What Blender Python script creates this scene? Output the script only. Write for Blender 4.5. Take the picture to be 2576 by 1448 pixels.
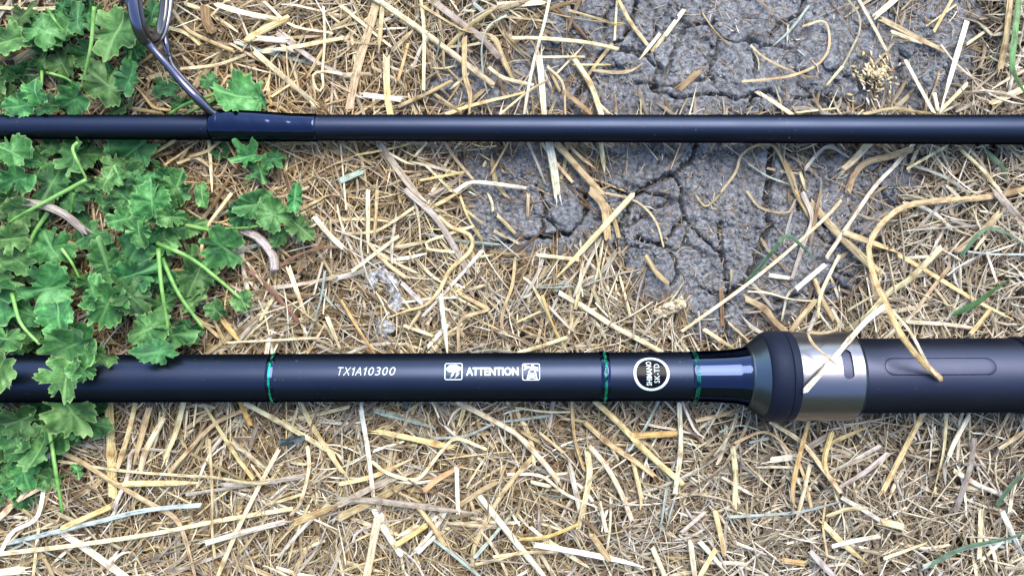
import bpy, bmesh, math, random
import numpy as np
from mathutils import Vector, Matrix

for o in list(bpy.data.objects):
    bpy.data.objects.remove(o)
sc = bpy.context.scene
col = sc.collection
rnd = random.Random(7)
rng = np.random.default_rng(11)

# ------------------------------------------------------------------ camera
# ground plan units: 1 unit = 0.127 mm on the ground, plan 2575 x 1448 units seen from 26 cm straight above
K = 0.127            # mm per plan unit on the ground
H = 260.0            # camera height, mm
CX, CY = 1287.5, 724.0
cam = bpy.data.cameras.new('camera')
camo = bpy.data.objects.new('camera', cam)
col.objects.link(camo)
camo.location = (0, 0, H * 0.001)
camo.rotation_euler = (0, 0, 0)
cam.sensor_fit = 'HORIZONTAL'
cam.sensor_width = 36.0
cam.lens = 18.0 / (CX * K / H)
cam.clip_start = 0.01
cam.clip_end = 500.0
sc.camera = camo
sc.render.resolution_x, sc.render.resolution_y = 1024, 575

# ------------------------------------------------------------------ light
SUN_EL, SUN_AZ = math.radians(56), math.radians(18)   # azimuth from +Y (top of picture) towards +X
w = bpy.data.worlds.new('World')
sc.world = w
w.use_nodes = True
nt = w.node_tree
nt.nodes.clear()
sky = nt.nodes.new('ShaderNodeTexSky')
sky.sky_type = 'NISHITA'
sky.sun_disc = False
sky.sun_elevation = SUN_EL
sky.sun_rotation = SUN_AZ
sky.air_density = 1.0
sky.dust_density = 1.0
sky.ozone_density = 1.0
bg = nt.nodes.new('ShaderNodeBackground')
bg.inputs['Strength'].default_value = 0.14
wo = nt.nodes.new('ShaderNodeOutputWorld')
nt.links.new(sky.outputs[0], bg.inputs[0])
nt.links.new(bg.outputs[0], wo.inputs[0])
sl = bpy.data.lights.new('sun', 'SUN')
sl.energy = 1.4
sl.angle = math.radians(44)
sl.color = (1.0, 0.93, 0.82)
so = bpy.data.objects.new('sun', sl)
col.objects.link(so)
sd = Vector((math.sin(SUN_AZ) * math.cos(SUN_EL), math.cos(SUN_AZ) * math.cos(SUN_EL), math.sin(SUN_EL)))
so.rotation_euler = sd.to_track_quat('Z', 'Y').to_euler()
so.location = sd * 2
sc.view_settings.view_transform = 'Standard'
sc.view_settings.look = 'None'
sc.view_settings.gamma = 1
sc.view_settings.exposure = 1.82
sc.view_settings.use_curve_mapping = False

# ------------------------------------------------------------------ helpers
def P(px, py, z=0.0):
    """plan units + height in mm -> world mm"""
    s = K * (1 - z / H)
    return ((px - CX) * s, -(py - CY) * s, z)

def link(o, parent=None):
    col.objects.link(o)
    if parent is not None:
        o.parent = parent
    return o

def tag(o, label=None, cat=None, group=None, kind=None):
    if label: o['label'] = label
    if cat: o['category'] = cat
    if group: o['group'] = group
    if kind: o['kind'] = kind
    return o

def mesh_obj(name, verts, faces, mat, parent=None, smooth=True, attrs=None, scale=0.001):
    me = bpy.data.meshes.new(name)
    v = np.asarray(verts, dtype=np.float64) * scale
    if isinstance(faces, np.ndarray):
        n = faces.shape[1]
        me.vertices.add(len(v)); me.vertices.foreach_set('co', v.astype(np.float32).ravel())
        me.loops.add(faces.size); me.loops.foreach_set('vertex_index', faces.astype(np.int32).ravel())
        me.polygons.add(len(faces))
        me.polygons.foreach_set('loop_start', np.arange(0, faces.size, n, dtype=np.int32))
        me.update(calc_edges=True)
    else:
        me.from_pydata([tuple(q) for q in v], [], [tuple(f) for f in faces])
    if smooth:
        me.polygons.foreach_set('use_smooth', np.ones(len(me.polygons), dtype=bool))
    if attrs:
        for an, (ty, arr) in attrs.items():
            a = me.attributes.new(an, ty, 'POINT')
            key = 'color' if ty == 'FLOAT_COLOR' else ('vector' if ty == 'FLOAT_VECTOR' else 'value')
            a.data.foreach_set(key, np.asarray(arr, dtype=np.float32).ravel())
    me.materials.append(mat)
    me.update()
    o = bpy.data.objects.new(name, me)
    return link(o, parent)

def empty(name, loc=(0, 0, 0), rz=0):
    o = bpy.data.objects.new(name, None)
    o.empty_display_size = 0.01
    o.location = [c * 0.001 for c in loc]
    o.rotation_euler = (0, 0, rz)
    return link(o)

# numpy value noise
def _h(ix, iy, s):
    n = (ix.astype(np.int64) * 374761393 + iy.astype(np.int64) * 668265263 + s * 1442695041) & 0xffffffff
    n = ((n ^ (n >> 13)) * 1274126177) & 0xffffffff
    return ((n ^ (n >> 16)) & 0xffff) / 65535.0

def vn(x, y, s=0):
    x = np.asarray(x, float); y = np.asarray(y, float)
    ix = np.floor(x).astype(int); iy = np.floor(y).astype(int)
    fx = x - ix; fy = y - iy
    fx = fx * fx * (3 - 2 * fx); fy = fy * fy * (3 - 2 * fy)
    a = _h(ix, iy, s); b = _h(ix + 1, iy, s); c = _h(ix, iy + 1, s); d = _h(ix + 1, iy + 1, s)
    return (a + (b - a) * fx) * (1 - fy) + (c + (d - c) * fx) * fy

def fbm(x, y, s=0, o=4):
    r = 0; a = 0.5
    for i in range(o):
        r = r + a * (vn(x, y, s + i * 17) - 0.5) * 2
        x = x * 2.03 + 11.3; y = y * 2.03 + 5.7; a *= 0.5
    return r

def vor(x, y, s):
    """F1, F2, cell hash"""
    ix = np.floor(x).astype(int); iy = np.floor(y).astype(int)
    f1 = np.full(x.shape, 9.0); f2 = np.full(x.shape, 9.0); hh = np.zeros(x.shape)
    for dx in (-1, 0, 1):
        for dy in (-1, 0, 1):
            cx = ix + dx; cy = iy + dy
            qx = cx + _h(cx, cy, s) ; qy = cy + _h(cx, cy, s + 5)
            d = np.hypot(x - qx, y - qy)
            m = d < f1
            f2 = np.where(m, f1, np.minimum(f2, d))
            hh = np.where(m, _h(cx, cy, s + 9), hh)
            f1 = np.where(m, d, f1)
    return f1, f2, hh

def sstep(a, b, x):
    t = np.clip((x - a) / (b - a), 0, 1)
    return t * t * (3 - 2 * t)

# ------------------------------------------------------------------ materials
def newmat(name):
    m = bpy.data.materials.new(name)
    m.use_nodes = True
    t = m.node_tree
    b = t.nodes['Principled BSDF']
    return m, t, b

def N(t, ty, **kw):
    n = t.nodes.new(ty)
    for k_, v_ in kw.items():
        setattr(n, k_, v_)
    return n

def L(t, a, b):
    t.links.new(a, b)

def ramp(t, fac, stops):
    r = N(t, 'ShaderNodeValToRGB')
    e = r.color_ramp.elements
    while len(e) < len(stops):
        e.new(0.5)
    for i, (p, c) in enumerate(stops):
        e[i].position = p
        e[i].color = (c[0], c[1], c[2], 1) if isinstance(c, tuple) else (c, c, c, 1)
    L(t, fac, r.inputs[0])
    return r.outputs[0]

def mixc(t, fac, a, b, mode='MIX'):
    n = N(t, 'ShaderNodeMix', data_type='RGBA', blend_type=mode)
    for sock, v in ((n.inputs[0], fac), (n.inputs[6], a), (n.inputs[7], b)):
        if hasattr(v, 'links') or hasattr(v, 'is_output'):
            L(t, v, sock)
        elif isinstance(v, (int, float)):
            sock.default_value = v
        else:
            sock.default_value = (v[0], v[1], v[2], 1)
    return n.outputs[2]

def noise(t, vec, scale, detail=3, rough=0.55):
    n = N(t, 'ShaderNodeTexNoise')
    n.inputs['Scale'].default_value = scale
    n.inputs['Detail'].default_value = detail
    n.inputs['Roughness'].default_value = rough
    L(t, vec, n.inputs['Vector'])
    return n.outputs[0]

def simple(name, base, rough, metal=0.0, spec=0.5, coat=0.0, bump=0.0, bscale=3000, tint=None, dust=0.0):
    m, t, b = newmat(name)
    b.inputs['Base Color'].default_value = (*base, 1)
    b.inputs['Roughness'].default_value = rough
    b.inputs['Metallic'].default_value = metal
    b.inputs['Specular IOR Level'].default_value = spec
    b.inputs['Coat Weight'].default_value = coat
    if tint: b.inputs['Specular Tint'].default_value = (*tint, 1)
    b.inputs['Coat Roughness'].default_value = 0.03
    if bump or True:
        tc = N(t, 'ShaderNodeTexCoord')
        n1 = noise(t, tc.outputs['Object'], bscale, 2)
        n2 = noise(t, tc.outputs['Object'], 90, 3)
        # faint dust and wear in the finish
        mr = N(t, 'ShaderNodeMapRange')
        L(t, n2, mr.inputs[0])
        mr.inputs[1].default_value = 0.3; mr.inputs[2].default_value = 0.7
        mr.inputs[3].default_value = rough * 0.93; mr.inputs[4].default_value = rough * 1.07
        L(t, mr.outputs[0], b.inputs['Roughness'])
        if dust:
            n4 = noise(t, tc.outputs['Object'], 1700, 1, 0.4)
            n5 = noise(t, tc.outputs['Object'], 40, 2, 0.5)
            mm = N(t, 'ShaderNodeMath', operation='MULTIPLY')
            L(t, ramp(t, n4, [(0.74, 0.0), (0.80, 1.0)]), mm.inputs[0]); L(t, ramp(t, n5, [(0.45, 0.0), (0.7, dust)]), mm.inputs[1])
            L(t, mixc(t, mm.outputs[0], base, (0.30, 0.29, 0.28)), b.inputs['Base Color'])
            mt = N(t, 'ShaderNodeMath', operation='SUBTRACT'); mt.inputs[0].default_value = metal; L(t, mm.outputs[0], mt.inputs[1])
            L(t, mt.outputs[0], b.inputs['Metallic'])
        if bump:
            bp = N(t, 'ShaderNodeBump')
            bp.inputs['Strength'].default_value = bump
            bp.inputs['Distance'].default_value = 0.0001
            L(t, n1, bp.inputs['Height'])
            L(t, bp.outputs[0], b.inputs['Normal'])
    return m

M = {}
M['blank'] = simple('matte_blue_black_blank', (0.032, 0.040, 0.064), 0.38, metal=1.0, bump=0.12, tint=(0.15, 0.15, 0.16), dust=0.8)
M['gloss'] = simple('gloss_black_varnish', (0.030, 0.041, 0.078), 0.04, metal=1.0, bump=0.03, bscale=500, tint=(0.25, 0.25, 0.25))
M['thread'] = simple('green_metallic_thread', (0.02, 0.62, 0.34), 0.35, metal=0.8)
_t = M['thread'].node_tree
_c = N(_t, 'ShaderNodeTexCoord')
_n = noise(_t, _c.outputs['Object'], 420, 3, 0.7)
L(_t, ramp(_t, _n, [(0.42, (0.002, 0.02, 0.012)), (0.56, (0.02, 0.66, 0.36))]), _t.nodes['Principled BSDF'].inputs['Base Color'])
M['print'] = simple('pale_print', (0.58, 0.66, 0.61), 0.5)
M['check'] = simple('satin_cone', (0.095, 0.118, 0.14), 0.34, metal=1.0, bump=0.05, tint=(0.3, 0.3, 0.3))
M['rubber'] = simple('black_rubber', (0.004, 0.006, 0.014), 0.6, spec=0.3, bump=0.2, tint=(0.6, 0.7, 1.0))
M['steel'] = simple('polished_steel', (0.20, 0.195, 0.215), 0.30, metal=1.0, bump=0.03, bscale=400)
M['seat'] = simple('dark_grey_seat', (0.050, 0.055, 0.082), 0.45, metal=1.0, bump=0.25, bscale=5000, tint=(0.25, 0.25, 0.25), dust=0.8)
M['guide'] = simple('gunmetal', (0.16, 0.155, 0.20), 0.2, metal=1.0)
M['face'] = simple('emblem_black', (0.003, 0.003, 0.006), 0.15, spec=0.12)
M['insert'] = simple('dark_ring_insert', (0.03, 0.027, 0.03), 0.1, spec=0.8)

def straw_material(name, stain=1.0):
    m, t, b = newmat(name)
    ca = N(t, 'ShaderNodeAttribute', attribute_name='scol')
    uv = N(t, 'ShaderNodeAttribute', attribute_name='suv')
    mp = N(t, 'ShaderNodeVectorMath', operation='MULTIPLY')
    L(t, uv.outputs['Vector'], mp.inputs[0]); mp.inputs[1].default_value = (0.10, 3.2, 1.0)
    st = noise(t, mp.outputs[0], 1.6, 4, 0.65)
    mp2 = N(t, 'ShaderNodeVectorMath', operation='MULTIPLY')
    L(t, uv.outputs['Vector'], mp2.inputs[0]); mp2.inputs[1].default_value = (0.35, 0.5, 1.0)
    bl = noise(t, mp2.outputs[0], 1.0, 2)
    mp3 = N(t, 'ShaderNodeVectorMath', operation='MULTIPLY')
    L(t, uv.outputs['Vector'], mp3.inputs[0]); mp3.inputs[1].default_value = (1.1, 3.0, 1.0)
    sp = noise(t, mp3.outputs[0], 1.3, 2)
    c1 = mixc(t, 1.0, ca.outputs['Color'], ramp(t, st, [(0.34, (0.28, 0.235, 0.17)), (0.47, (0.87, 0.86, 0.80)), (0.66, (1.22, 1.22, 1.20))]), 'MULTIPLY')
    c2 = mixc(t, 1.0, c1, ramp(t, bl, [(0.30, (0.60, 0.50, 0.42)), (0.55, (1.0, 1.0, 1.0))]), 'MULTIPLY')
    c3 = mixc(t, ramp(t, sp, [(0.66, 0.0), (0.74, 0.75 * stain)]), c2, (0.10, 0.065, 0.04))
    L(t, c3, b.inputs['Base Color'])
    b.inputs['Roughness'].default_value = 0.5
    b.inputs['Specular IOR Level'].default_value = 0.35
    bp = N(t, 'ShaderNodeBump'); bp.inputs['Strength'].default_value = 0.5; bp.inputs['Distance'].default_value = 0.0003
    L(t, st, bp.inputs['Height']); L(t, bp.outputs[0], b.inputs['Normal'])
    return m
M['straw'] = straw_material('dry_straw')

def leaf_material(name, base, pale, dark, transl=0.22):
    m, t, b = newmat(name)
    uv = N(t, 'ShaderNodeAttribute', attribute_name='luv')     # x, y in leaf, z = seed
    sh = N(t, 'ShaderNodeAttribute', attribute_name='lsh')     # r: distance to margin, g: hue shift
    ss = N(t, 'ShaderNodeSeparateColor'); L(t, sh.outputs['Color'], ss.inputs[0])
    n1 = noise(t, uv.outputs['Vector'], 1.7, 4)
    n2 = noise(t, uv.outputs['Vector'], 9.0, 3)
    c = ramp(t, n1, [(0.30, dark), (0.52, base), (0.72, pale)])
    c = mixc(t, 1.0, c, ramp(t, n2, [(0.3, 0.72), (0.7, 1.2)]), 'MULTIPLY')
    # veins: radiate from the petiole
    sx = N(t, 'ShaderNodeSeparateXYZ'); L(t, uv.outputs['Vector'], sx.inputs[0])
    ax = N(t, 'ShaderNodeMath', operation='ADD'); L(t, sx.outputs[0], ax.inputs[0]); ax.inputs[1].default_value = 0.85
    at = N(t, 'ShaderNodeMath', operation='ARCTAN2'); L(t, sx.outputs[1], at.inputs[0]); L(t, ax.outputs[0], at.inputs[1])
    mu = N(t, 'ShaderNodeMath', operation='MULTIPLY'); L(t, at.outputs[0], mu.inputs[0]); mu.inputs[1].default_value = 5.2
    cs = N(t, 'ShaderNodeMath', operation='COSINE'); L(t, mu.outputs[0], cs.inputs[0])
    vein = ramp(t, cs.outputs[0], [(0.955, 0.0), (0.995, 0.55)])
    c = mixc(t, vein, c, pale)
    edge = ramp(t, ss.outputs[0], [(0.90, 0.0), (1.0, 0.45)])
    c = mixc(t, edge, c, (pale[0] * 1.5 + 0.03, pale[1] * 1.3, pale[2] * 1.2))
    hs = N(t, 'ShaderNodeHueSaturation'); L(t, c, hs.inputs['Color'])
    mr = N(t, 'ShaderNodeMapRange'); L(t, ss.outputs[1], mr.inputs[0]); mr.inputs[3].default_value = 0.478; mr.inputs[4].default_value = 0.535
    L(t, mr.outputs[0], hs.inputs['Hue'])
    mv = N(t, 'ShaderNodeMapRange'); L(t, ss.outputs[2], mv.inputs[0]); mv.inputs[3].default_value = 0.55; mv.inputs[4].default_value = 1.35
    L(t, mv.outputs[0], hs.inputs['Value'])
    L(t, hs.outputs[0], b.inputs['Base Color'])
    b.inputs['Roughness'].default_value = 0.62
    b.inputs['Specular IOR Level'].default_value = 0.3
    b.inputs['Sheen Weight'].default_value = 0.12
    b.inputs['Sheen Roughness'].default_value = 0.4
    bp = N(t, 'ShaderNodeBump'); bp.inputs['Strength'].default_value = 0.5; bp.inputs['Distance'].default_value = 0.00028
    ad = N(t, 'ShaderNodeMath', operation='SUBTRACT'); L(t, n2, ad.inputs[0]); L(t, vein, ad.inputs[1])
    L(t, ad.outputs[0], bp.inputs['Height']); L(t, bp.outputs[0], b.inputs['Normal'])
    tr = N(t, 'ShaderNodeBsdfTranslucent'); L(t, hs.outputs[0], tr.inputs[0])
    mx = N(t, 'ShaderNodeMixShader'); mx.inputs[0].default_value = transl
    L(t, b.outputs[0], mx.inputs[1]); L(t, tr.outputs[0], mx.inputs[2])
    out = t.nodes['Material Output']
    L(t, mx.outputs[0], out.inputs[0])
    return m
M['leaf'] = leaf_material('weed_leaf', (0.062, 0.185, 0.044), (0.20, 0.39, 0.14), (0.014, 0.060, 0.018))
M['darkleaf'] = leaf_material('withered_leaf', (0.06, 0.085, 0.075), (0.13, 0.16, 0.15), (0.015, 0.02, 0.02), 0.05)
m, t, b = newmat('weed_stem')
tc = N(t, 'ShaderNodeTexCoord')
L(t, ramp(t, noise(t, tc.outputs['Object'], 220, 3), [(0.3, (0.06, 0.17, 0.025)), (0.5, (0.14, 0.32, 0.06)), (0.7, (0.26, 0.40, 0.12))]), b.inputs['Base Color'])
b.inputs['Roughness'].default_value = 0.45
M['stem'] = m
m, t, b = newmat('bark')
tc = N(t, 'ShaderNodeTexCoord')
n1 = noise(t, tc.outputs['Object'], 900, 5, 0.7)
L(t, ramp(t, n1, [(0.3, (0.05, 0.035, 0.028)), (0.5, (0.20, 0.15, 0.12)), (0.66, (0.46, 0.40, 0.34))]), b.inputs['Base Color'])
bp = N(t, 'ShaderNodeBump'); bp.inputs['Distance'].default_value = 0.0005; L(t, n1, bp.inputs['Height']); L(t, bp.outputs[0], b.inputs['Normal'])
b.inputs['Roughness'].default_value = 0.8
M['bark'] = m
m, t, b = newmat('dropping_crust')
tc = N(t, 'ShaderNodeTexCoord')
n1 = noise(t, tc.outputs['Object'], 700, 5, 0.7)
L(t, ramp(t, n1, [(0.34, (0.07, 0.065, 0.06)), (0.48, (0.26, 0.25, 0.24)), (0.64, (0.60, 0.59, 0.56))]), b.inputs['Base Color'])
bp = N(t, 'ShaderNodeBump'); bp.inputs['Distance'].default_value = 0.0008; L(t, n1, bp.inputs['Height']); L(t, bp.outputs[0], b.inputs['Normal'])
b.inputs['Roughness'].default_value = 0.9
M['crust'] = m

def soil_material():
    m, t, b = newmat('cracked_soil')
    tc = N(t, 'ShaderNodeTexCoord')
    at = N(t, 'ShaderNodeAttribute', attribute_name='duff_shade')
    v = tc.outputs['Object']
    n1 = noise(t, v, 60, 4)
    n2 = noise(t, v, 700, 5, 0.7)
    n3 = noise(t, v, 2600, 3, 0.6)
    c = ramp(t, n2, [(0.30, (0.032, 0.032, 0.036)), (0.46, (0.175, 0.180, 0.192)), (0.68, (0.39, 0.395, 0.40))])
    c = mixc(t, 1.0, c, ramp(t, n1, [(0.3, (0.75, 0.74, 0.74)), (0.7, (1.2, 1.18, 1.15))]), 'MULTIPLY')
    c = mixc(t, ramp(t, n3, [(0.68, 0.0), (0.76, 0.55)]), c, (0.48, 0.46, 0.44))
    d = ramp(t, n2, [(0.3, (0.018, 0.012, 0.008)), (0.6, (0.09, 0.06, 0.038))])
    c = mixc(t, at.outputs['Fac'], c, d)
    L(t, c, b.inputs['Base Color'])
    b.inputs['Roughness'].default_value = 0.85
    b.inputs['Specular IOR Level'].default_value = 0.3
    hs = N(t, 'ShaderNodeMath', operation='ADD'); L(t, n2, hs.inputs[0])
    h3 = N(t, 'ShaderNodeMath', operation='MULTIPLY'); L(t, n3, h3.inputs[0]); h3.inputs[1].default_value = 0.35
    L(t, h3.outputs[0], hs.inputs[1])
    bp = N(t, 'ShaderNodeBump'); bp.inputs['Strength'].default_value = 1.0; bp.inputs['Distance'].default_value = 0.0016
    L(t, hs.outputs[0], bp.inputs['Height']); L(t, bp.outputs[0], b.inputs['Normal'])
    return m
M['soil'] = soil_material()

# ------------------------------------------------------------------ ground plan: straw density and soil relief
GX0, GX1, GY0, GY1 = -640.0, 3215.0, -520.0, 1970.0
ST = 3.6
gx = np.arange(GX0, GX1, ST); gy = np.arange(GY0, GY1, ST)
GXX, GYY = np.meshgrid(gx, gy)

def inpoly(px, py, poly):
    r = np.zeros(px.shape, bool)
    n = len(poly)
    for i in range(n):
        x1, y1 = poly[i]; x2, y2 = poly[(i + 1) % n]
        c = ((y1 > py) != (y2 > py)) & (px < (x2 - x1) * (py - y1) / (y2 - y1 + 1e-9) + x1)
        r ^= c
    return r

def blur(a, n, k):
    for _ in range(n):
        p = np.pad(a, k, mode='edge')
        c = np.cumsum(np.cumsum(p, 0), 1)
        c = np.pad(c, ((1, 0), (1, 0)))
        s = 2 * k + 1
        a = (c[s:, s:] - c[:-s, s:] - c[s:, :-s] + c[:-s, :-s]) / (s * s)
    return a

wx = GXX + 45 * fbm(GXX / 130, GYY / 130, 3); wy = GYY + 45 * fbm(GXX / 130, GYY / 130, 9)
DEN = np.ones(GXX.shape)
SOIL = [
    (0.18, [(1080, 100), (1500, 90), (1510, 295), (1060, 295)]),
    (0.2, [(1310, -60), (1570, -60), (1520, 100), (1330, 120)]),
    (0.16, [(2090, -80), (2490, -80), (2470, 160), (2390, 300), (2080, 300)]),
    (0.2, [(1110, 355), (1500, 355), (1500, 460), (1150, 500)]),
    (0.11, [(1940, 370), (2320, 370), (2290, 480), (2200, 640), (2170, 760), (2050, 820), (1900, 870), (1940, 600)]),
    (0.10, [(1150, 440), (1330, 455), (1480, 440), (1550, 560), (1490, 650), (1350, 650), (1250, 670), (1170, 610)]),
    (0.015, [(1500, 60), (1540, -90), (2090, -90), (2140, 100), (2160, 190), (2080, 300), (1495, 300), (1480, 230)]),
    (0.015, [(1500, 340), (1960, 340), (1935, 480), (1950, 600), (1910, 700), (1880, 860), (1740, 860), (1690, 770), (1570, 735), (1530, 650), (1490, 560), (1520, 480)]),
    (0.30, [(1850, 1000), (1945, 1000), (1945, 1085), (1850, 1075)]),
]
for dval, poly in SOIL:
    DEN[inpoly(wx, wy, poly)] = dval
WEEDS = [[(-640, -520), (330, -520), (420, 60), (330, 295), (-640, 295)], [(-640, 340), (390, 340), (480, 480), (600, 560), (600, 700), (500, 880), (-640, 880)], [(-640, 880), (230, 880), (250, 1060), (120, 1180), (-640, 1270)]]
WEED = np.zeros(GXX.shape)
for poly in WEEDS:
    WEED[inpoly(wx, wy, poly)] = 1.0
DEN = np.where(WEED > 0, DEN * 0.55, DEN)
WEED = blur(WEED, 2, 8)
DEN = blur(DEN, 2, 5)
DENS = blur(DEN, 2, 9)

def lookup(A, px, py):
    i = np.clip(((np.asarray(py) - GY0) / ST).astype(int), 0, A.shape[0] - 1)
    j = np.clip(((np.asarray(px) - GX0) / ST).astype(int), 0, A.shape[1] - 1)
    return A[i, j]

# relief in mm
u = GXX + 16 * fbm(GXX / 45, GYY / 45, 21, 3) + 6 * fbm(GXX / 14, GYY / 14, 22, 2)
v = GYY + 16 * fbm(GXX / 45, GYY / 45, 31, 3) + 6 * fbm(GXX / 14, GYY / 14, 32, 2)
f1, f2, hc = vor(u / 125, v / 125, 4)
g1, g2, hg = vor(u / 42, v / 42, 14)
k1, k2, hk = vor(u / 15 , v / 15, 24)
Z = 1.2 * fbm(GXX / 160, GYY / 160, 41, 3) + 2.0 * (hc - 0.5) + 0.35 * fbm(GXX / 28, GYY / 28, 45, 4)
mask1 = sstep(0.52, 0.72, vn(GXX / 150, GYY / 150, 51))
Z -= 3.0 * mask1 * (1 - sstep(0.02, 0.06, f2 - f1))
mask2 = sstep(0.48, 0.68, vn(GXX / 90, GYY / 90, 61))
Z += 0.35 * (hg - 0.5) * (0.4 + mask2)
Z -= 0.8 * mask2 * (1 - sstep(0.02, 0.16, g2 - g1))
mask3 = sstep(0.5, 0.66, vn(GXX / 110, GYY / 110, 71))
Z += 0.6 * mask3 * (0.5 - k1) + 0.35 * (hk - 0.5) * mask3
CRACKS = [  # traced fissures, (width, depth, points)
    (7, 6, [(1470, 445), (1530, 470), (1600, 490), (1640, 458), (1690, 440), (1735, 408), (1760, 350)]),
    (6, 5, [(1600, 490), (1560, 560), (1550, 620), (1575, 690)]),
    (6, 6, [(1690, 440), (1712, 480), (1722, 540), (1690, 590), (1655, 612), (1600, 600)]),
    (5, 4, [(1655, 612), (1690, 640), (1700, 690), (1685, 720)]),
    (11, 8, [(1945, 350), (1938, 430), (1925, 520), (1935, 570), (1912, 620), (1900, 665), (1870, 715), (1830, 735)]),
    (8, 7, [(1830, 735), (1818, 790), (1822, 860)]),
    (6, 6, [(1810, 560), (1815, 640), (1822, 700), (1830, 735)]),
    (5, 4, [(1722, 540), (1760, 600), (1815, 640)]),
    (5, 5, [(1880, 800), (1886, 860)]),
    (9, 7, [(1476, 490), (1470, 540), (1440, 575), (1395, 600), (1360, 590)]),
    (5, 5, [(1215, 640), (1260, 610), (1330, 600), (1360, 590), (1375, 520), (1350, 470)]),
    (5, 4, [(1700, 250), (1780, 235), (1850, 250), (1900, 235), (1960, 250)]),
    (6, 6, [(1880, 290), (1890, 245), (1930, 225), (1960, 250), (1955, 290)]),
    (5, 4, [(1560, 130), (1620, 140), (1650, 180), (1640, 230), (1700, 250)]),
    (7, 6, [(1440, 250), (1480, 200), (1500, 150), (1540, 120), (1590, 70), (1600, 0)]),
    (5, 4, [(1940, 90), (1960, 60), (2010, 40), (2020, 0)]),
    (5, 4, [(2000, 250), (2060, 240), (2120, 250), (2170, 280)]),
    (8, 6, [(2090, 700), (2130, 730), (2120, 790)]),
    (6, 5, [(1950, 760), (2010, 740), (2060, 750), (2110, 720)]),
    (7, 5, [(2010, 520), (2060, 540), (2080, 570)]),
    (5, 4, [(1520, 640), (1480, 660), (1470, 700)]),
]
cw = 3.0 * fbm(GXX / 12, GYY / 12, 81, 3)
qx = GXX + 9 * fbm(GXX / 22, GYY / 22, 83, 3); qy = GYY + 9 * fbm(GXX / 22, GYY / 22, 87, 3)
for wd, dp, pts in CRACKS:
    dmin = np.full(GXX.shape, 1e9)
    for (x1, y1), (x2, y2) in zip(pts, pts[1:]):
        tt = np.clip(((qx - x1) * (x2 - x1) + (qy - y1) * (y2 - y1)) / ((x2 - x1) ** 2 + (y2 - y1) ** 2), 0, 1)
        dmin = np.minimum(dmin, np.hypot(qx - x1 - tt * (x2 - x1), qy - y1 - tt * (y2 - y1)))
    Z -= dp * 0.9 * (1 - sstep(0.40 * wd, wd * 0.9, dmin + cw)) * 0.9
    Z += 0.5 * np.exp(-((dmin - 16) / 14) ** 2)
Z -= 2.9 * DENS
inframe = sstep(560, 200, np.maximum(np.abs(GXX - CX) - 1287, np.abs(GYY - CY) - 724))
GZ = Z
DUFF_SHADE = np.maximum(sstep(0.35, 0.8, DENS + 0.3 * fbm(GXX / 40, GYY / 40, 91)), WEED)  # under weeds the dark duff colour stands in for leaf shade

# ground sheet: fine grid, then wide rings out to the horizon
ny, nx = GXX.shape
edge = np.minimum(np.minimum(np.arange(nx)[None, :], np.arange(nx)[::-1][None, :]), np.minimum(np.arange(ny)[:, None], np.arange(ny)[::-1][:, None]))
Zg = np.where(edge > 8, Z, -2.4 + (Z + 2.4) * edge / 8.0)
verts = np.stack([(GXX - CX) * K, -(GYY - CY) * K, Zg], -1).reshape(-1, 3)
ii = np.arange(ny * nx).reshape(ny, nx)
faces = np.stack([ii[:-1, :-1], ii[1:, :-1], ii[1:, 1:], ii[:-1, 1:]], -1).reshape(-1, 4)
bx0, bx1, by0, by1 = verts[:, 0].min(), verts[:, 0].max(), verts[:, 1].min(), verts[:, 1].max()
FAR = 60000.0
xs = [-FAR, -2000, bx0, bx1, 2000, FAR]; ys = [-FAR, -2000, by0, by1, 2000, FAR]
ov = []; of = []
base = len(verts)
for j in range(6):
    for i in range(6):
        ov.append((xs[i], ys[j], -2.4))
for j in range(5):
    for i in range(5):
        if i == 2 and j == 2: continue
        a = base + j * 6 + i
        of.append((a, a + 1, a + 7, a + 6))
verts = np.vstack([verts, np.array(ov)])
faces = np.vstack([faces, np.array(of)])
duff_shade = np.concatenate([DUFF_SHADE.ravel(), np.ones(36)])
g = mesh_obj('ground', verts, faces, M['soil'], attrs={'duff_shade': ('FLOAT', duff_shade)})
tag(g, 'grey cracked dry soil under straw litter', 'soil', kind='structure')


# added unseen bank past the bottom edge; blocks low sky, darkens rods' lower sides
m, t, b = newmat('sky_block_grass')
tc = N(t, 'ShaderNodeTexCoord')
n1 = noise(t, tc.outputs['Object'], 9, 6, 0.7)
L(t, ramp(t, n1, [(0.3, (0.018, 0.024, 0.010)), (0.55, (0.045, 0.060, 0.022)), (0.75, (0.10, 0.095, 0.05))]), b.inputs['Base Color'])
b.inputs['Roughness'].default_value = 0.9
M['sky_block_bank'] = m
bu = np.linspace(-14, 14, 120); bv = np.linspace(0, 1, 40)
BU, BV = np.meshgrid(bu, bv)
BY = -0.75 - 5.2 * BV + 0.25 * fbm(BU * 0.6, BV * 3, 201)
BZ = -0.03 + 5.6 * sstep(0, 1, BV * 0.93 + 0.035) + 0.22 * fbm(BU * 0.9 + 4, BV * 5, 207, 5) * np.minimum(1, BV * 8)
bi = np.arange(BU.size).reshape(BU.shape)
bf = np.stack([bi[:-1, :-1], bi[:-1, 1:], bi[1:, 1:], bi[1:, :-1]], -1).reshape(-1, 4)
bk = mesh_obj('sky_block_bank', np.stack([BU, BY, BZ], -1).reshape(-1, 3), bf, M['sky_block_bank'], scale=1.0)
tag(bk, kind='structure')

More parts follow.
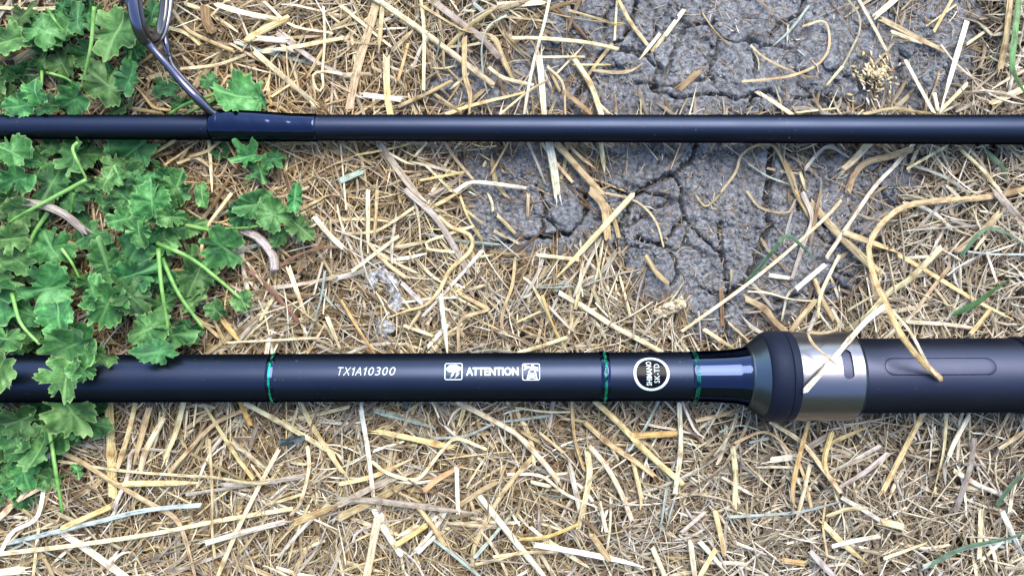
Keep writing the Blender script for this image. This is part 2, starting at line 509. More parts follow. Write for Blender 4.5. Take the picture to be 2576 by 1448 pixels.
# ------------------------------------------------------------------ straw builders
PAL = {'W': (0.80, 0.77, 0.64), 'C': (0.73, 0.645, 0.41), 'Y': (0.69, 0.57, 0.28), 'T': (0.50, 0.39, 0.215),
       'B': (0.25, 0.168, 0.085), 'G': (0.50, 0.46, 0.41), 'P': (0.36, 0.31, 0.25), 'U': (0.36, 0.44, 0.41),
       'D': (0.56, 0.39, 0.15), 'R': (0.28, 0.16, 0.11), 'E': (0.13, 0.28, 0.11), 'K': (0.09, 0.17, 0.10), 'O': (0.50, 0.32, 0.16)}

def catmull(pts, n):
    p = [np.array(q, float) for q in pts]
    if len(p) == 2:
        p = [p[0], p[0] * 0.5 + p[1] * 0.5, p[1]]
    d = [0]
    for a, b_ in zip(p, p[1:]):
        d.append(d[-1] + np.linalg.norm(b_ - a))
    d = np.array(d)
    q = [2 * p[0] - p[1]] + p + [2 * p[-1] - p[-2]]
    out = []
    for s in np.linspace(0, d[-1], n):
        i = min(max(np.searchsorted(d, s, side='right') - 1, 0), len(p) - 2)
        u_ = (s - d[i]) / max(d[i + 1] - d[i], 1e-9)
        p0, p1, p2, p3 = q[i], q[i + 1], q[i + 2], q[i + 3]
        out.append(0.5 * (2 * p1 + (p2 - p0) * u_ + (2 * p0 - 5 * p1 + 4 * p2 - p3) * u_ ** 2 + (3 * p1 - p0 - 3 * p2 + p3) * u_ ** 3))
    return np.array(out), d[-1]

def tube(W, rad, flat=1.0, sides=8, ragged=0.0, r_=None, roll=None):
    """closed tube along world-mm points W (n,3); returns verts, quad faces+caps, (along, across) uv"""
    r_ = r_ or rnd
    W = np.asarray(W, float)
    n = len(W)
    T = np.gradient(W, axis=0); T /= np.linalg.norm(T, axis=1)[:, None] + 1e-12
    S = np.cross(T, np.array([0, 0, 1.0]))
    S /= np.linalg.norm(S, axis=1)[:, None] + 1e-12
    U = np.cross(S, T)
    if roll is not None:
        c, s = np.cos(roll)[:, None], np.sin(roll)[:, None]
        S, U = S * c + U * s, U * c - S * s
    rad = np.broadcast_to(np.asarray(rad, float), (n,))
    ang = np.linspace(0, 2 * math.pi, sides, endpoint=False)
    V = W[:, None, :] + rad[:, None, None] * (np.cos(ang)[None, :, None] * S[:, None, :] + flat * np.sin(ang)[None, :, None] * U[:, None, :])
    if ragged:
        for e, sg in ((0, -1), (n - 1, 1)):
            for k_ in range(sides):
                V[e, k_] += T[e] * sg * ragged * rad[e] * r_.uniform(-0.2, 1.0)
    seg = np.concatenate([[0], np.cumsum(np.linalg.norm(np.diff(W, axis=0), axis=1))])
    uv = np.zeros((n, sides, 3)); uv[:, :, 0] = seg[:, None]
    uv[:, :, 1] = rad[:, None] * np.where(ang < math.pi, np.cos(ang), 2 - np.cos(ang))[None, :]
    V = V.reshape(-1, 3); uv = uv.reshape(-1, 3)
    F = []
    for i in range(n - 1):
        for k_ in range(sides):
            a = i * sides + k_; b_ = i * sides + (k_ + 1) % sides
            F.append((a, b_, b_ + sides, a + sides))
    F.append(tuple(range(sides))[::-1]); F.append(tuple((n - 1) * sides + k_ for k_ in range(sides)))
    return V, F, uv
# ------------------------------------------------------------------ the two rod sections
class Rod:
    def __init__(s, name, py, slope, zc):
        s.zc = zc; s.ang = -slope
        s.Y = -(py - CY) * K * (1 - zc / H)
        s.root = empty(name, (0, s.Y, 0), s.ang)
    def x(s, px, z):
        return (px - CX) * K * (1 - z / H)
    def theta(s, px, py, R):
        lo, hi = -1.4, 1.4
        for _ in range(50):
            m_ = 0.5 * (lo + hi)
            z = s.zc + R * math.cos(m_)
            xx = s.x(px, z)
            yy = s.Y + xx * s.ang + R * math.sin(m_)
            q = CY - yy / (K * (1 - z / H))
            if q > py: lo = m_
            else: hi = m_
        return 0.5 * (lo + hi)
    def local(s, Wp):
        Wp = np.asarray(Wp, float)
        c, sn = math.cos(-s.ang), math.sin(-s.ang)
        x_ = Wp[..., 0]; y_ = Wp[..., 1] - s.Y
        return np.stack([x_ * c - y_ * sn, x_ * sn + y_ * c, Wp[..., 2]], -1)

def lathe(rod, name, prof, mat, parent=None, seg=96, dev=None):
    """prof: (x, r) list in mm along the rod axis"""
    th = np.linspace(0, 2 * math.pi, seg, endpoint=False)
    V = []
    for x_, r in prof:
        rr = np.full(seg, r)
        if dev is not None: rr = rr + dev(x_, th)
        V.append(np.stack([np.full(seg, x_), rr * np.sin(th), rod.zc + rr * np.cos(th)], -1))
    V = np.array(V).reshape(-1, 3)
    n = len(prof)
    F = []
    for i in range(n - 1):
        for k_ in range(seg):
            a = i * seg + k_; b_ = i * seg + (k_ + 1) % seg
            F.append((a, a + seg, b_ + seg, b_))
    o = mesh_obj(name, V, np.array(F), mat, parent or rod.root)
    return o

def rounded(pr, e=0.25):
    """insert support points next to hard corners so that smooth shading keeps crisp edges"""
    out = []
    for i, (x_, r) in enumerate(pr):
        if 0 < i < len(pr) - 1:
            (xa, ra), (xb, rb) = pr[i - 1], pr[i + 1]
            da = math.hypot(x_ - xa, r - ra); db = math.hypot(xb - x_, rb - r)
            ea, eb = min(e, da * 0.4) / max(da, 1e-9), min(e, db * 0.4) / max(db, 1e-9)
            out.append((x_ + (xa - x_) * ea, r + (ra - r) * ea))
            out.append((x_ * 0.5 + 0.25 * (x_ + (xa - x_) * ea) + 0.25 * (x_ + (xb - x_) * eb), r * 0.5 + 0.25 * (r + (ra - r) * ea) + 0.25 * (r + (rb - r) * eb)))
            out.append((x_ + (xb - x_) * eb, r + (rb - r) * eb))
        else:
            out.append((x_, r))
    return out

# --- upper section
up = Rod('fishing_rod_section', 323.0, 0.0029, 9.6)
tag(up.root, 'slim matte black fishing rod section with a ring guide, across the upper half', 'fishing rod')
def rU(px): return (30.2 + (37.3 - 30.2) * px / 2575.0) * K * (1 - 9.6 / H)
prof = [(up.x(px, 9.6), rU(px)) for px in range(-620, 3220, 80)]
lathe(up, 'blank', prof, M['blank'])
zt = 9.6 + 4.0
x0, x1 = up.x(519, zt), up.x(791, zt)
xe = up.x(541, zt)
def devw(x_, th):
    f = (x_ - x0) / (x1 - x0)
    amp = 1.25 * (1 - sstep(0.12, 0.95, np.array(f))) * sstep(-0.02, 0.05, np.array(f))
    d = (th - 1.15 + math.pi) % (2 * math.pi) - math.pi
    rip = 0.02 * np.sin(x_ * 0.9 + th * 3) + 0.008 * np.sin(x_ * 2.1 + 5 * th)
    return amp * np.exp(-(d / 0.85) ** 2) + rip
pr = []
for f in np.linspace(0, 1, 70):
    x_ = x0 + (x1 - x0) * f
    e = 0.30 * min(1, f / 0.012 + 0.15, (1 - f) / 0.012 + 0.15)
    if x_ < xe: e *= 0.8
    pr.append((x_, rU(519 + 272 * f) + e))
pr = [(x0, rU(519) - 0.2)] + pr + [(x1, rU(791) - 0.2)]
gw = lathe(up, 'guide_wrap', pr, M['gloss'], seg=120, dev=devw)
gw['label'] = 'glossy black varnished guide wrap'
lathe(up, 'wrap_edge', rounded([(xe - 0.25, rU(540) + 0.1), (xe - 0.2, rU(540) + 0.36), (xe + 0.2, rU(540) + 0.36), (xe + 0.25, rU(540) + 0.1)], 0.06), M['gloss'], gw, dev=devw)

# guide: a ring on two legs that leaves the wrap at its left end
gd = empty('ring_guide'); gd.parent = up.root
def gtube(name, pts, radii, parent, flat=1.0, mat='guide'):
    q = [P(*p) for p in pts]
    W, ln = catmull(q, 40)
    rr = np.interp(np.linspace(0, 1, 40), np.linspace(0, 1, len(radii)), radii)
    V, F, uv = tube(up.local(W), rr, flat, 12)
    return mesh_obj(name, V, F, M[mat], parent)
gtube('leg', [(552, 290, 11.4), (533, 283, 13), (495, 247, 16.5), (455, 205, 18), (415, 158, 20), (372, 108, 22), (343, 58, 25), (325, 5, 28), (318, -60, 31), (325, -120, 33)],
      [1.1, 1.45, 1.25, 1.15, 1.15, 1.2, 1.2, 1.15, 1.1, 0.9], gd)
gtube('leg', [(556, 291, 10.8), (530, 280, 12.4), (500, 243, 14.5), (465, 205, 14.5), (436, 170, 14), (424, 142, 13), (418, 114, 14.2), (411, 74, 13.8), (418, 40, 12.5)],
      [0.8, 1.15, 1.0, 1.0, 1.0, 1.0, 0.95, 0.7], gd)
gtube('leg', [(556, 291, 9.0), (530, 284, 10), (505, 262, 12)], [0.6, 1.3, 0.5], gd)
# ring and insert
def ring(name, cx, cy, ax, ay, zc, zr, rad, mat, parent):
    t_ = np.linspace(0, 2 * math.pi, 96, endpoint=False)
    C = np.array([P(cx + ax * math.cos(a), cy + ay * math.sin(a), zc - zr * math.cos(a)) for a in t_])
    cen = C.mean(0)
    nrm = np.cross(C[24] - cen, C[0] - cen); nrm /= np.linalg.norm(nrm)
    V = []; F = []
    sd_ = 14
    for i, p in enumerate(C):
        o_ = p - cen; o_ /= np.linalg.norm(o_)
        for k_ in range(sd_):
            a = 2 * math.pi * k_ / sd_
            V.append(p + rad[0] * math.cos(a) * o_ + rad[1] * math.sin(a) * nrm)
    for i in range(96):
        for k_ in range(sd_):
            F.append((i * sd_ + k_, i * sd_ + (k_ + 1) % sd_, ((i + 1) % 96) * sd_ + (k_ + 1) % sd_, ((i + 1) % 96) * sd_ + k_))
    return mesh_obj(name, up.local(np.array(V)), np.array(F), M[mat], parent)
ring('ring_frame', 378, -40, 47, 154, 20, 9, (0.9, 1.7), 'guide', gd)
ring('ring_insert', 380, -40, 36, 141, 20, 8, (0.9, 1.5), 'insert', gd)
gtube('bridge', [(392, 128, 19), (410, 140, 16), (424, 142, 13.5)], [0.7, 0.7, 0.6], gd)

# --- lower (butt) section
ZL = 13.4
lo = Rod('fishing_rod_butt', 947.7, -0.0037, ZL)
tag(lo.root, 'thick matte black fishing rod butt with metal hood and printed lettering, across the lower half', 'fishing rod')
Kz = K * (1 - ZL / H)
def rL(px): return float(np.interp(px, [-900, 0, 670, 1750], [57.5, 59.5, 60.3, 62.0])) * Kz
ztop = ZL + 7.4
prof = [(lo.x(px, ZL), rL(px)) for px in range(-620, 1900, 60)]
lathe(lo, 'blank', prof, M['blank'])
def wrapring(px0, px1, seed):
    r0 = rL(px0)
    xa, xb = lo.x(px0, ztop), lo.x(px1, ztop)
    rr_ = random.Random(seed)
    ph = [rr_.uniform(0, 6.28) for _ in range(6)]
    def dv(x_, th):
        return 0.05 * np.sin(3 * th + ph[0]) * np.sin(x_ * 2.3 + ph[1]) + 0.035 * np.sin(7 * th + ph[2] + x_)
    pr = []
    for f in np.linspace(0, 1, 14):
        pr.append((xa + (xb - xa) * f, r0 - 0.02 + 0.34 * math.sin(math.pi * f) ** 0.6))
    wr = lathe(lo, 'varnish_ring', pr, M['gloss'], dev=dv)
    for i in range(4):
        f = (0.42, 0.50, 0.56, 0.62)[i]
        xc = xa + (xb - xa) * f
        tv = []
        for j in range(7):
            a = 2 * math.pi * j / 6
            tv.append((xc + 0.06 * math.cos(a), r0 + 0.36 + 0.06 * math.sin(a)))
        lathe(lo, 'thread', tv, M['thread'], wr, seg=72, dev=lambda x_, th, i=i: dv(x_, th) + 0.0 * th)
    return wr
wrapring(664, 685, 1)
wrapring(1512, 1537, 2)
# butt wrap: glossy, flaring slightly into the cone
xw = [lo.x(px, ztop) for px in (1744, 1750, 1790, 1830, 1865, 1890, 1905)]
rw = [62.2 * Kz - 0.05, 62.4 * Kz + 0.12, 63.2 * Kz + 0.12, 65 * Kz + 0.12, 68.5 * Kz, 73.5 * Kz, 77.5 * Kz]
xx = np.linspace(xw[0], xw[-1], 50)
bw = lathe(lo, 'butt_wrap', [(a, float(np.interp(a, xw, rw))) for a in xx], M['gloss'],
           dev=lambda x_, th: 0.012 * np.sin(x_ * 9 + th * 2))
bw['label'] = 'glossy black varnished butt wrap'
for i in range(4):
    xc = lo.x((1753, 1755, 1758, 1761)[i], ztop)
    r0 = float(np.interp(xc, xw, rw)) + 0.07
    lathe(lo, 'thread', [(xc + 0.05 * math.cos(a), r0 + 0.05 * math.sin(a)) for a in np.linspace(0, 2 * math.pi, 7)], M['thread'], bw, seg=72,
          dev=lambda x_, th: 0.0 * th)
zc_ = ZL + 9.5
xa = lo.x(1900, zc_); xb = lo.x(1946, ZL + 12.3)
pc = [(xa - 0.3, 74 * Kz), (xa, 77.5 * Kz + 0.1), (xa + 0.4, 79 * Kz), (xa + (xb - xa) * 0.5, 91 * Kz), (xb - 0.2, 103 * Kz), (xb + 0.3, 106 * Kz)]
lathe(lo, 'cone', rounded(pc, 0.3), M['check'])
zh = ZL + 13.4
RH = 111.5 * Kz
xr0 = xb - 0.5; xr1 = lo.x(2000, zh); xr2 = lo.x(2022, zh)
pr = [(xr0, 98 * Kz), (xr0 + 0.1, 103 * Kz), (xr0 + 0.9, 108.5 * Kz), (xr0 + 2.2, 112.8 * Kz), (xr0 + 3.6, 114 * Kz), (xr1 - 0.35, 114 * Kz), (xr1 - 0.1, 113 * Kz), (xr1, 110 * Kz)]
lathe(lo, 'rubber_collar', pr, M['rubber'])
pr = [(xr1, 109.5 * Kz), (xr1 + 0.05, 112.5 * Kz), (xr1 + 0.3, 113.3 * Kz), (xr2 - 0.35, 112.6 * Kz), (xr2 - 0.1, 112 * Kz), (xr2, 108 * Kz)]
lathe(lo, 'rubber_washer', pr, M['rubber'])

def stadium(a, b, n=72):
    """stadium outline, half lengths a (x) and b (y), a > b or b > a"""
    out = []
    r = min(a, b)
    for i in range(n):
        t_ = 2 * math.pi * i / n
        c, s = math.cos(t_), math.sin(t_)
        if a >= b: p = (c * r + math.copysign(a - r, c) * min(1, abs(c) * 6), s * r)
        else: p = (c * r, s * r + math.copysign(b - r, s) * min(1, abs(s) * 6))
        out.append(p)
    return out

def sleeve_with_window(name, x0, x1, R, xc, thc, a, b, mat, wall=0.9, endprof=None, margin=2.0):
    """cylinder sleeve (outer skin) with a stadium window cut through it, window walls included"""
    seg = 96
    dth = 2 * math.pi / seg
    t0 = math.floor((thc - (b + margin) / R) / dth); t1 = math.ceil((thc + (b + margin) / R) / dth)
    ra, rb = xc - a - margin, xc + a + margin
    V = []; F = []
    def vid(x_, th, r=R):
        V.append((x_, r * math.sin(th), lo.zc + r * math.cos(th))); return len(V) - 1
    def strip(xl, xr, ka, kb, nx):
        idx = [[vid(xl + (xr - xl) * i / nx, k_ * dth) for k_ in range(ka, kb + 1)] for i in range(nx + 1)]
        for i in range(nx):
            for j in range(kb - ka):
                F.append((idx[i][j], idx[i + 1][j], idx[i + 1][j + 1], idx[i][j + 1]))
    strip(x0, ra, 0, seg, 3); strip(rb, x1, 0, seg, 3); strip(ra, rb, t1, t0 + seg, 6)
    # backing strips just under the seams round the window
    def back(xl, xr, ta, tb, nx, nt_):
        idx = [[vid(xl + (xr - xl) * i / nx, ta + (tb - ta) * j / nt_, R - 0.015) for j in range(nt_ + 1)] for i in range(nx + 1)]
        for i in range(nx):
            for j in range(nt_):
                F.append((idx[i][j], idx[i + 1][j], idx[i + 1][j + 1], idx[i][j + 1]))
    e_ = 0.5
    ta_, tb_ = t0 * dth - e_ / R, t1 * dth + e_ / R
    back(ra - e_, ra + e_, ta_, tb_, 2, 60); back(rb - e_, rb + e_, ta_, tb_, 2, 60)
    back(ra, rb, ta_, ta_ + 2 * e_ / R, 4, 8); back(ra, rb, tb_ - 2 * e_ / R, tb_, 4, 8)
    ol = stadium(a, b); n = len(ol)
    rect = []
    sa, sb0, sb1 = a + margin, t0 * dth * R - thc * R, t1 * dth * R - thc * R
    for (px, py) in ol:
        A = math.atan2(py, px)
        c, s = math.cos(A), math.sin(A)
        k_ = min(sa / max(abs(c), 1e-9), (sb1 / s if s > 1e-9 else 1e9), (sb0 / s if s < -1e-9 else 1e9))
        rect.append((c * k_, s * k_))
    # snap the nearest outline points to the rectangle corners
    for cx_, cy_ in ((sa, sb1), (-sa, sb1), (-sa, sb0), (sa, sb0)):
        j = min(range(n), key=lambda i: math.hypot(rect[i][0] - cx_, rect[i][1] - cy_)); rect[j] = (cx_, cy_)
    rings = []
    nr = 8
    for q in range(nr + 1):
        f = (q / nr)
        rings.append([vid(xc + p[0] * (1 - f) + w_[0] * f, thc + (p[1] * (1 - f) + w_[1] * f) / R) for p, w_ in zip(ol, rect)])
    inner = [vid(xc + p[0] * 0.985, thc + p[1] * 0.985 / R, R - 0.12) for p in ol]
    inner2 = [vid(xc + p[0] * 0.98, thc + p[1] * 0.98 / R, R - wall) for p in ol]
    allr = [inner2, inner] + rings
    for r1, r2 in zip(allr, allr[1:]):
        for i in range(n):
            j = (i + 1) % n
            F.append((r1[i], r2[i], r2[j], r1[j]))
    o = mesh_obj(name, V, F, M[mat], lo.root)
    def nrm_(q):
        rr_ = math.hypot(q[1], q[2] - lo.zc)
        if rr_ > R - 0.05: return (0.0, q[1] / rr_, (q[2] - lo.zc) / rr_)
        d_ = Vector((xc - q[0], R * math.sin(thc) - q[1], lo.zc + R * math.cos(thc) - q[2])).normalized()
        return tuple(d_)
    o.data.normals_split_custom_set_from_vertices([nrm_(q) for q in V])
    return o

def pill(name, R, xc, thc, a, b, mat, parent, rim=0.06):
    V = []; F = []
    ol = stadium(a, b); n = len(ol)
    def vid(x_, s_, r): 
        th = thc + s_ / R
        V.append((x_, r * math.sin(th), lo.zc + r * math.cos(th))); return len(V) - 1
    rings = []
    for f, dr in ((1.0, -0.35), (1.0, -rim), (0.985, 0.0), (0.9, 0.0), (0.7, 0.0), (0.5, 0.0), (0.25, 0.0), (0.05, 0.0)):
        rings.append([vid(xc + (p[0] * f), p[1] * f, R + dr) for p in ol])
    for r1, r2 in zip(rings, rings[1:]):
        for i in range(n):
            j = (i + 1) % n
            F.append((r1[i], r1[j], r2[j], r2[i]))
    F.append(tuple(rings[-1]))
    return mesh_obj(name, V, F, M[mat], parent)

xh0 = xr2 - 0.05; xh1 = lo.x(2179, zh)
ths = lo.theta(2133, 913, RH)
hood = sleeve_with_window('metal_hood', xh0, xh1, RH, lo.x(2133, ZL + RH * math.cos(ths)), ths, 1.55, 4.7, 'steel', margin=1.6)
hood['label'] = 'polished metal hood with an oblong slot'
lathe(lo, 'hood_rim', rounded([(xh1 - 0.02, RH - 0.05), (xh1 + 0.25, RH - 0.25), (xh1 + 1.1, RH - 0.75), (xh1 + 1.35, RH - 1.6), (xh1 + 1.4, 92 * Kz)], 0.15), M['check'])
lathe(lo, 'hood_edge', rounded([(xh0 - 0.1, RH - 0.8), (xh0 - 0.1, RH + 0.02), (xh0 + 0.3, RH + 0.03), (xh0 + 0.35, RH - 0.2)], 0.08), M['steel'])
lathe(lo, 'hood_lining', [(xr2, RH - 0.75), (xh1, RH - 0.75)], M['seat'])
RS = 93.5 * Kz
zs = ZL + RS
xs0 = xh1 + 0.6; xs1 = 150.6
thp = lo.theta(2366, 920.5, RS)
zp = ZL + RS * math.cos(thp)
seat = sleeve_with_window('reel_seat', xs0, xs1, RS, lo.x(2366, zp), thp, (2507 - 2225) / 2 * K * (1 - zp / H), 2.65, 'seat', wall=0.8, margin=2.2)
pill('seat_inlay', RS - 0.02, lo.x(2366, zp), thp, (2507 - 2225) / 2 * K * (1 - zp / H) - 0.13, 2.52, 'seat', lo.root)
lathe(lo, 'reel_seat_rear', rounded([(xs1 - 0.1, RS - 0.5), (xs1, RS - 0.55), (xs1 + 1.3, RS - 0.6), (xs1 + 1.4, RS + 0.35), (xs1 + 60, RS + 0.35), (xs1 + 60.1, RS - 1)], 0.2), M['seat'])

# printing on the blank: flat shapes cut fine and laid round the tube
def wrap_shapes(name, polys, px, py, R, mat, parent, lift):
    """polys: list of bmesh-ready outlines or (verts, faces); plan units relative to (px, py), y up"""
    th0 = lo.theta(px, py, R)
    zz = lo.zc + R * math.cos(th0)
    s = K * (1 - zz / H)
    x0_ = lo.x(px, zz)
    bm = bmesh.new()
    for poly in polys:
        if isinstance(poly, tuple):
            vs = [bm.verts.new((a, b_, 0)) for a, b_ in poly[0]]
            for f in poly[1]:
                try: bm.faces.new([vs[i] for i in f])
                except ValueError: pass
        else:
            vs = [bm.verts.new((a, b_, 0)) for a, b_ in poly]
            bm.faces.new(vs)
    bm.normal_update()
    bmesh.ops.triangulate(bm, faces=bm.faces[:], ngon_method='EAR_CLIP')
    ys_ = [v_.co.y for v_ in bm.verts]
    y_ = min(ys_) + 2.5
    while y_ < max(ys_):
        bmesh.ops.bisect_plane(bm, geom=bm.verts[:] + bm.edges[:] + bm.faces[:], plane_co=(0, y_, 0), plane_no=(0, 1, 0))
        y_ += 4.0
    bm.verts.ensure_lookup_table()
    V = []
    for v_ in bm.verts:
        th = th0 + v_.co.y * s / R
        V.append((x0_ + v_.co.x * s, (R + lift) * math.sin(th), lo.zc + (R + lift) * math.cos(th)))
    bm.verts.index_update()
    F = [[v_.index for v_ in f.verts] for f in bm.faces]
    bm.free()
    return mesh_obj(name, V, F, M[mat], parent, smooth=False)

def text_shape(body, wd, ht, bold=0.0, shear=0.0, rot=False, space=1.0):
    cu = bpy.data.curves.new('lettering', 'FONT')
    cu.body = body; cu.size = 1.0; cu.offset = bold; cu.shear = shear; cu.resolution_u = 3; cu.space_character = space
    ob = bpy.data.objects.new('lettering', cu)
    col.objects.link(ob)
    dg = bpy.context.evaluated_depsgraph_get(); dg.update()
    me = bpy.data.meshes.new_from_object(ob.evaluated_get(dg))
    v_ = [(a.co.x, a.co.y) for a in me.vertices]; f_ = [tuple(p.vertices) for p in me.polygons]
    bpy.data.objects.remove(ob); bpy.data.curves.remove(cu); bpy.data.meshes.remove(me)
    xs_ = [a for a, _ in v_]; ys_ = [b_ for _, b_ in v_]
    mx, my = (max(xs_) + min(xs_)) / 2, (max(ys_) + min(ys_)) / 2
    sx, sy = wd / (max(xs_) - min(xs_)), ht / (max(ys_) - min(ys_))
    v_ = [((a - mx) * sx, (b_ - my) * sy) for a, b_ in v_]
    if rot: v_ = [(-b_, a) for a, b_ in v_]
    return (v_, f_)

def rrect(hw, hh, r, n=6):
    out = []
    for cx_, cy_, a0 in ((hw - r, hh - r, 0), (-hw + r, hh - r, 90), (-hw + r, -hh + r, 180), (hw - r, -hh + r, 270)):
        for i in range(n + 1):
            a = math.radians(a0 + 90 * i / n)
            out.append((cx_ + r * math.cos(a), cy_ + r * math.sin(a)))
    return out
def ringshape(o_, i_):
    n = len(o_)
    return (o_ + i_, [(k_, (k_ + 1) % n, n + (k_ + 1) % n, n + k_) for k_ in range(n)])

def Rb(px): return rL(px)
def code_glyphs():
    out = []
    for ch, x0_, x1_ in (('T', 0, 17), ('X', 17, 36), ('1', 36, 44), ('A', 47, 66), ('1', 66, 74), ('0', 79, 95), ('3', 97, 112), ('0', 114, 130), ('0', 132, 149)):
        if ch == '1':
            q = [(5.2, -10.5), (7.6, -10.5), (7.6, 10.5), (6.0, 10.5), (4.6, 8.0), (1.0, 5.8), (1.0, 3.8), (5.2, 5.6)]
            sh_ = ([(a_ + x0_, b_) for a_, b_ in q], [tuple(range(8))])
        else:
            v_, f_ = text_shape(ch, x1_ - x0_ - 3, 21, -0.012)
            sh_ = ([(a_ + (x0_ + x1_ - 1) / 2, b_) for a_, b_ in v_], f_)
        out.append(([(a_ - 74.5 + b_ * 0.19, b_) for a_, b_ in sh_[0]], sh_[1]))
    return out
code = wrap_shapes('code_lettering', code_glyphs(), 921.5, 933, Rb(921), 'print', lo.root, 0.06)
word = wrap_shapes('warning_lettering', [text_shape('ATTENTION', 132, 21.5, 0.035)], 1238, 933.5, Rb(1238), 'print', lo.root, 0.06)
sq = ringshape(rrect(22.5, 22, 5), rrect(20.3, 19.8, 3.2))
cloud = []
for i in range(60):
    a = 2 * math.pi * i / 60
    bx_, by_ = 17.5 * math.cos(a), 9.5 * math.sin(a)
    bump_ = 1 + 0.16 * abs(math.sin(3.5 * a + 0.3)) if by_ > -3 else 1.0
    cloud.append((bx_ * bump_ * 0.95, max(by_ * bump_ * 1.12 + 5.5, -2.5)))
bolt = lambda dx: [(dx + 4, -5), (dx - 4.5, -5), (dx - 9, -17.5), (dx - 5, -12.0), (dx - 3.2, -12.0), (dx - 1.5, -8.5), (dx + 1.5, -8.5)]
def bolt(dx):
    return [(dx + 5, -4.2), (dx - 2, -4.2), (dx - 6, -10.5), (dx - 3.2, -10.5), (dx - 8.5, -18), (dx + 2.5, -9.2), (dx - 0.5, -9.2)]
st = empty('storm_pictogram'); st.parent = lo.root
wrap_shapes('frame', [sq], 1140.5, 933, Rb(1140), 'print', st, 0.06)
wrap_shapes('cloud', [cloud], 1140.5, 933, Rb(1140), 'print', st, 0.06)
wrap_shapes('lightning_bolt', [bolt(-1)], 1140.5, 933, Rb(1140), 'print', st, 0.06)
wrap_shapes('lightning_bolt', [bolt(11)], 1140.5, 933, Rb(1140), 'print', st, 0.06)
py_ = empty('pylon_pictogram'); py_.parent = lo.root
wrap_shapes('frame', [sq], 1335.5, 934, Rb(1335), 'print', py_, 0.06)
def bar(x1, y1, x2, y2, w_):
    dx, dy = x2 - x1, y2 - y1; l_ = math.hypot(dx, dy); nx_, ny_ = -dy / l_ * w_ / 2, dx / l_ * w_ / 2
    return [(x1 + nx_, y1 + ny_), (x1 - nx_, y1 - ny_), (x2 - nx_, y2 - ny_), (x2 + nx_, y2 + ny_)]
wrap_shapes('tower', [[(-2, 4), (9, 4), (7.5, 17), (4, 19), (0.5, 17)]], 1335.5, 934, Rb(1335), 'print', py_, 0.06)
for i, bb in enumerate([bar(-3, 5, -10, -19, 3), bar(9, 5, 15, -19, 3), bar(-5, -2, 12, -11, 2.2), bar(11, -2, -7, -11, 2.2), bar(-8, -11, 14, -18.5, 2.2), bar(13, -11, -9, -18.5, 2.2), bar(-6, -10.5, 13, -10.5, 2.0),
                        bar(-18, 16, 18, 3, 5.0), bar(-16, 9, -6, 14, 3.4), bar(-18, 4, -8, 9.5, 3.0), bar(8, 12, 18, 9, 3.2)]):
    wrap_shapes('lattice_bar', [bb], 1335.5, 934, Rb(1335), 'print', py_, 0.068 + 0.006 * i)
em = empty('round_emblem'); em.parent = lo.root
circ = lambda r, rx=1.0, n=64: [(r * rx * math.cos(2 * math.pi * i / n), r * math.sin(2 * math.pi * i / n)) for i in range(n)]
wrap_shapes('emblem_face', [circ(38.8)], 1638.5, 938.5, Rb(1638), 'face', em, 0.05)
wrap_shapes('emblem_ring', [ringshape(circ(45.3), circ(38.6))], 1638.5, 938.5, Rb(1638), 'print', em, 0.08)
wrap_shapes('emblem_lettering', [text_shape('SHIMANO', 62, 13.5, 0.012, rot=True)], 1632.5, 938, Rb(1638), 'print', em, 0.10)
wrap_shapes('emblem_lettering', [text_shape('SK-TD', 48, 13.5, 0.0, rot=True, space=1.1)], 1652, 938, Rb(1638), 'print', em, 0.10)
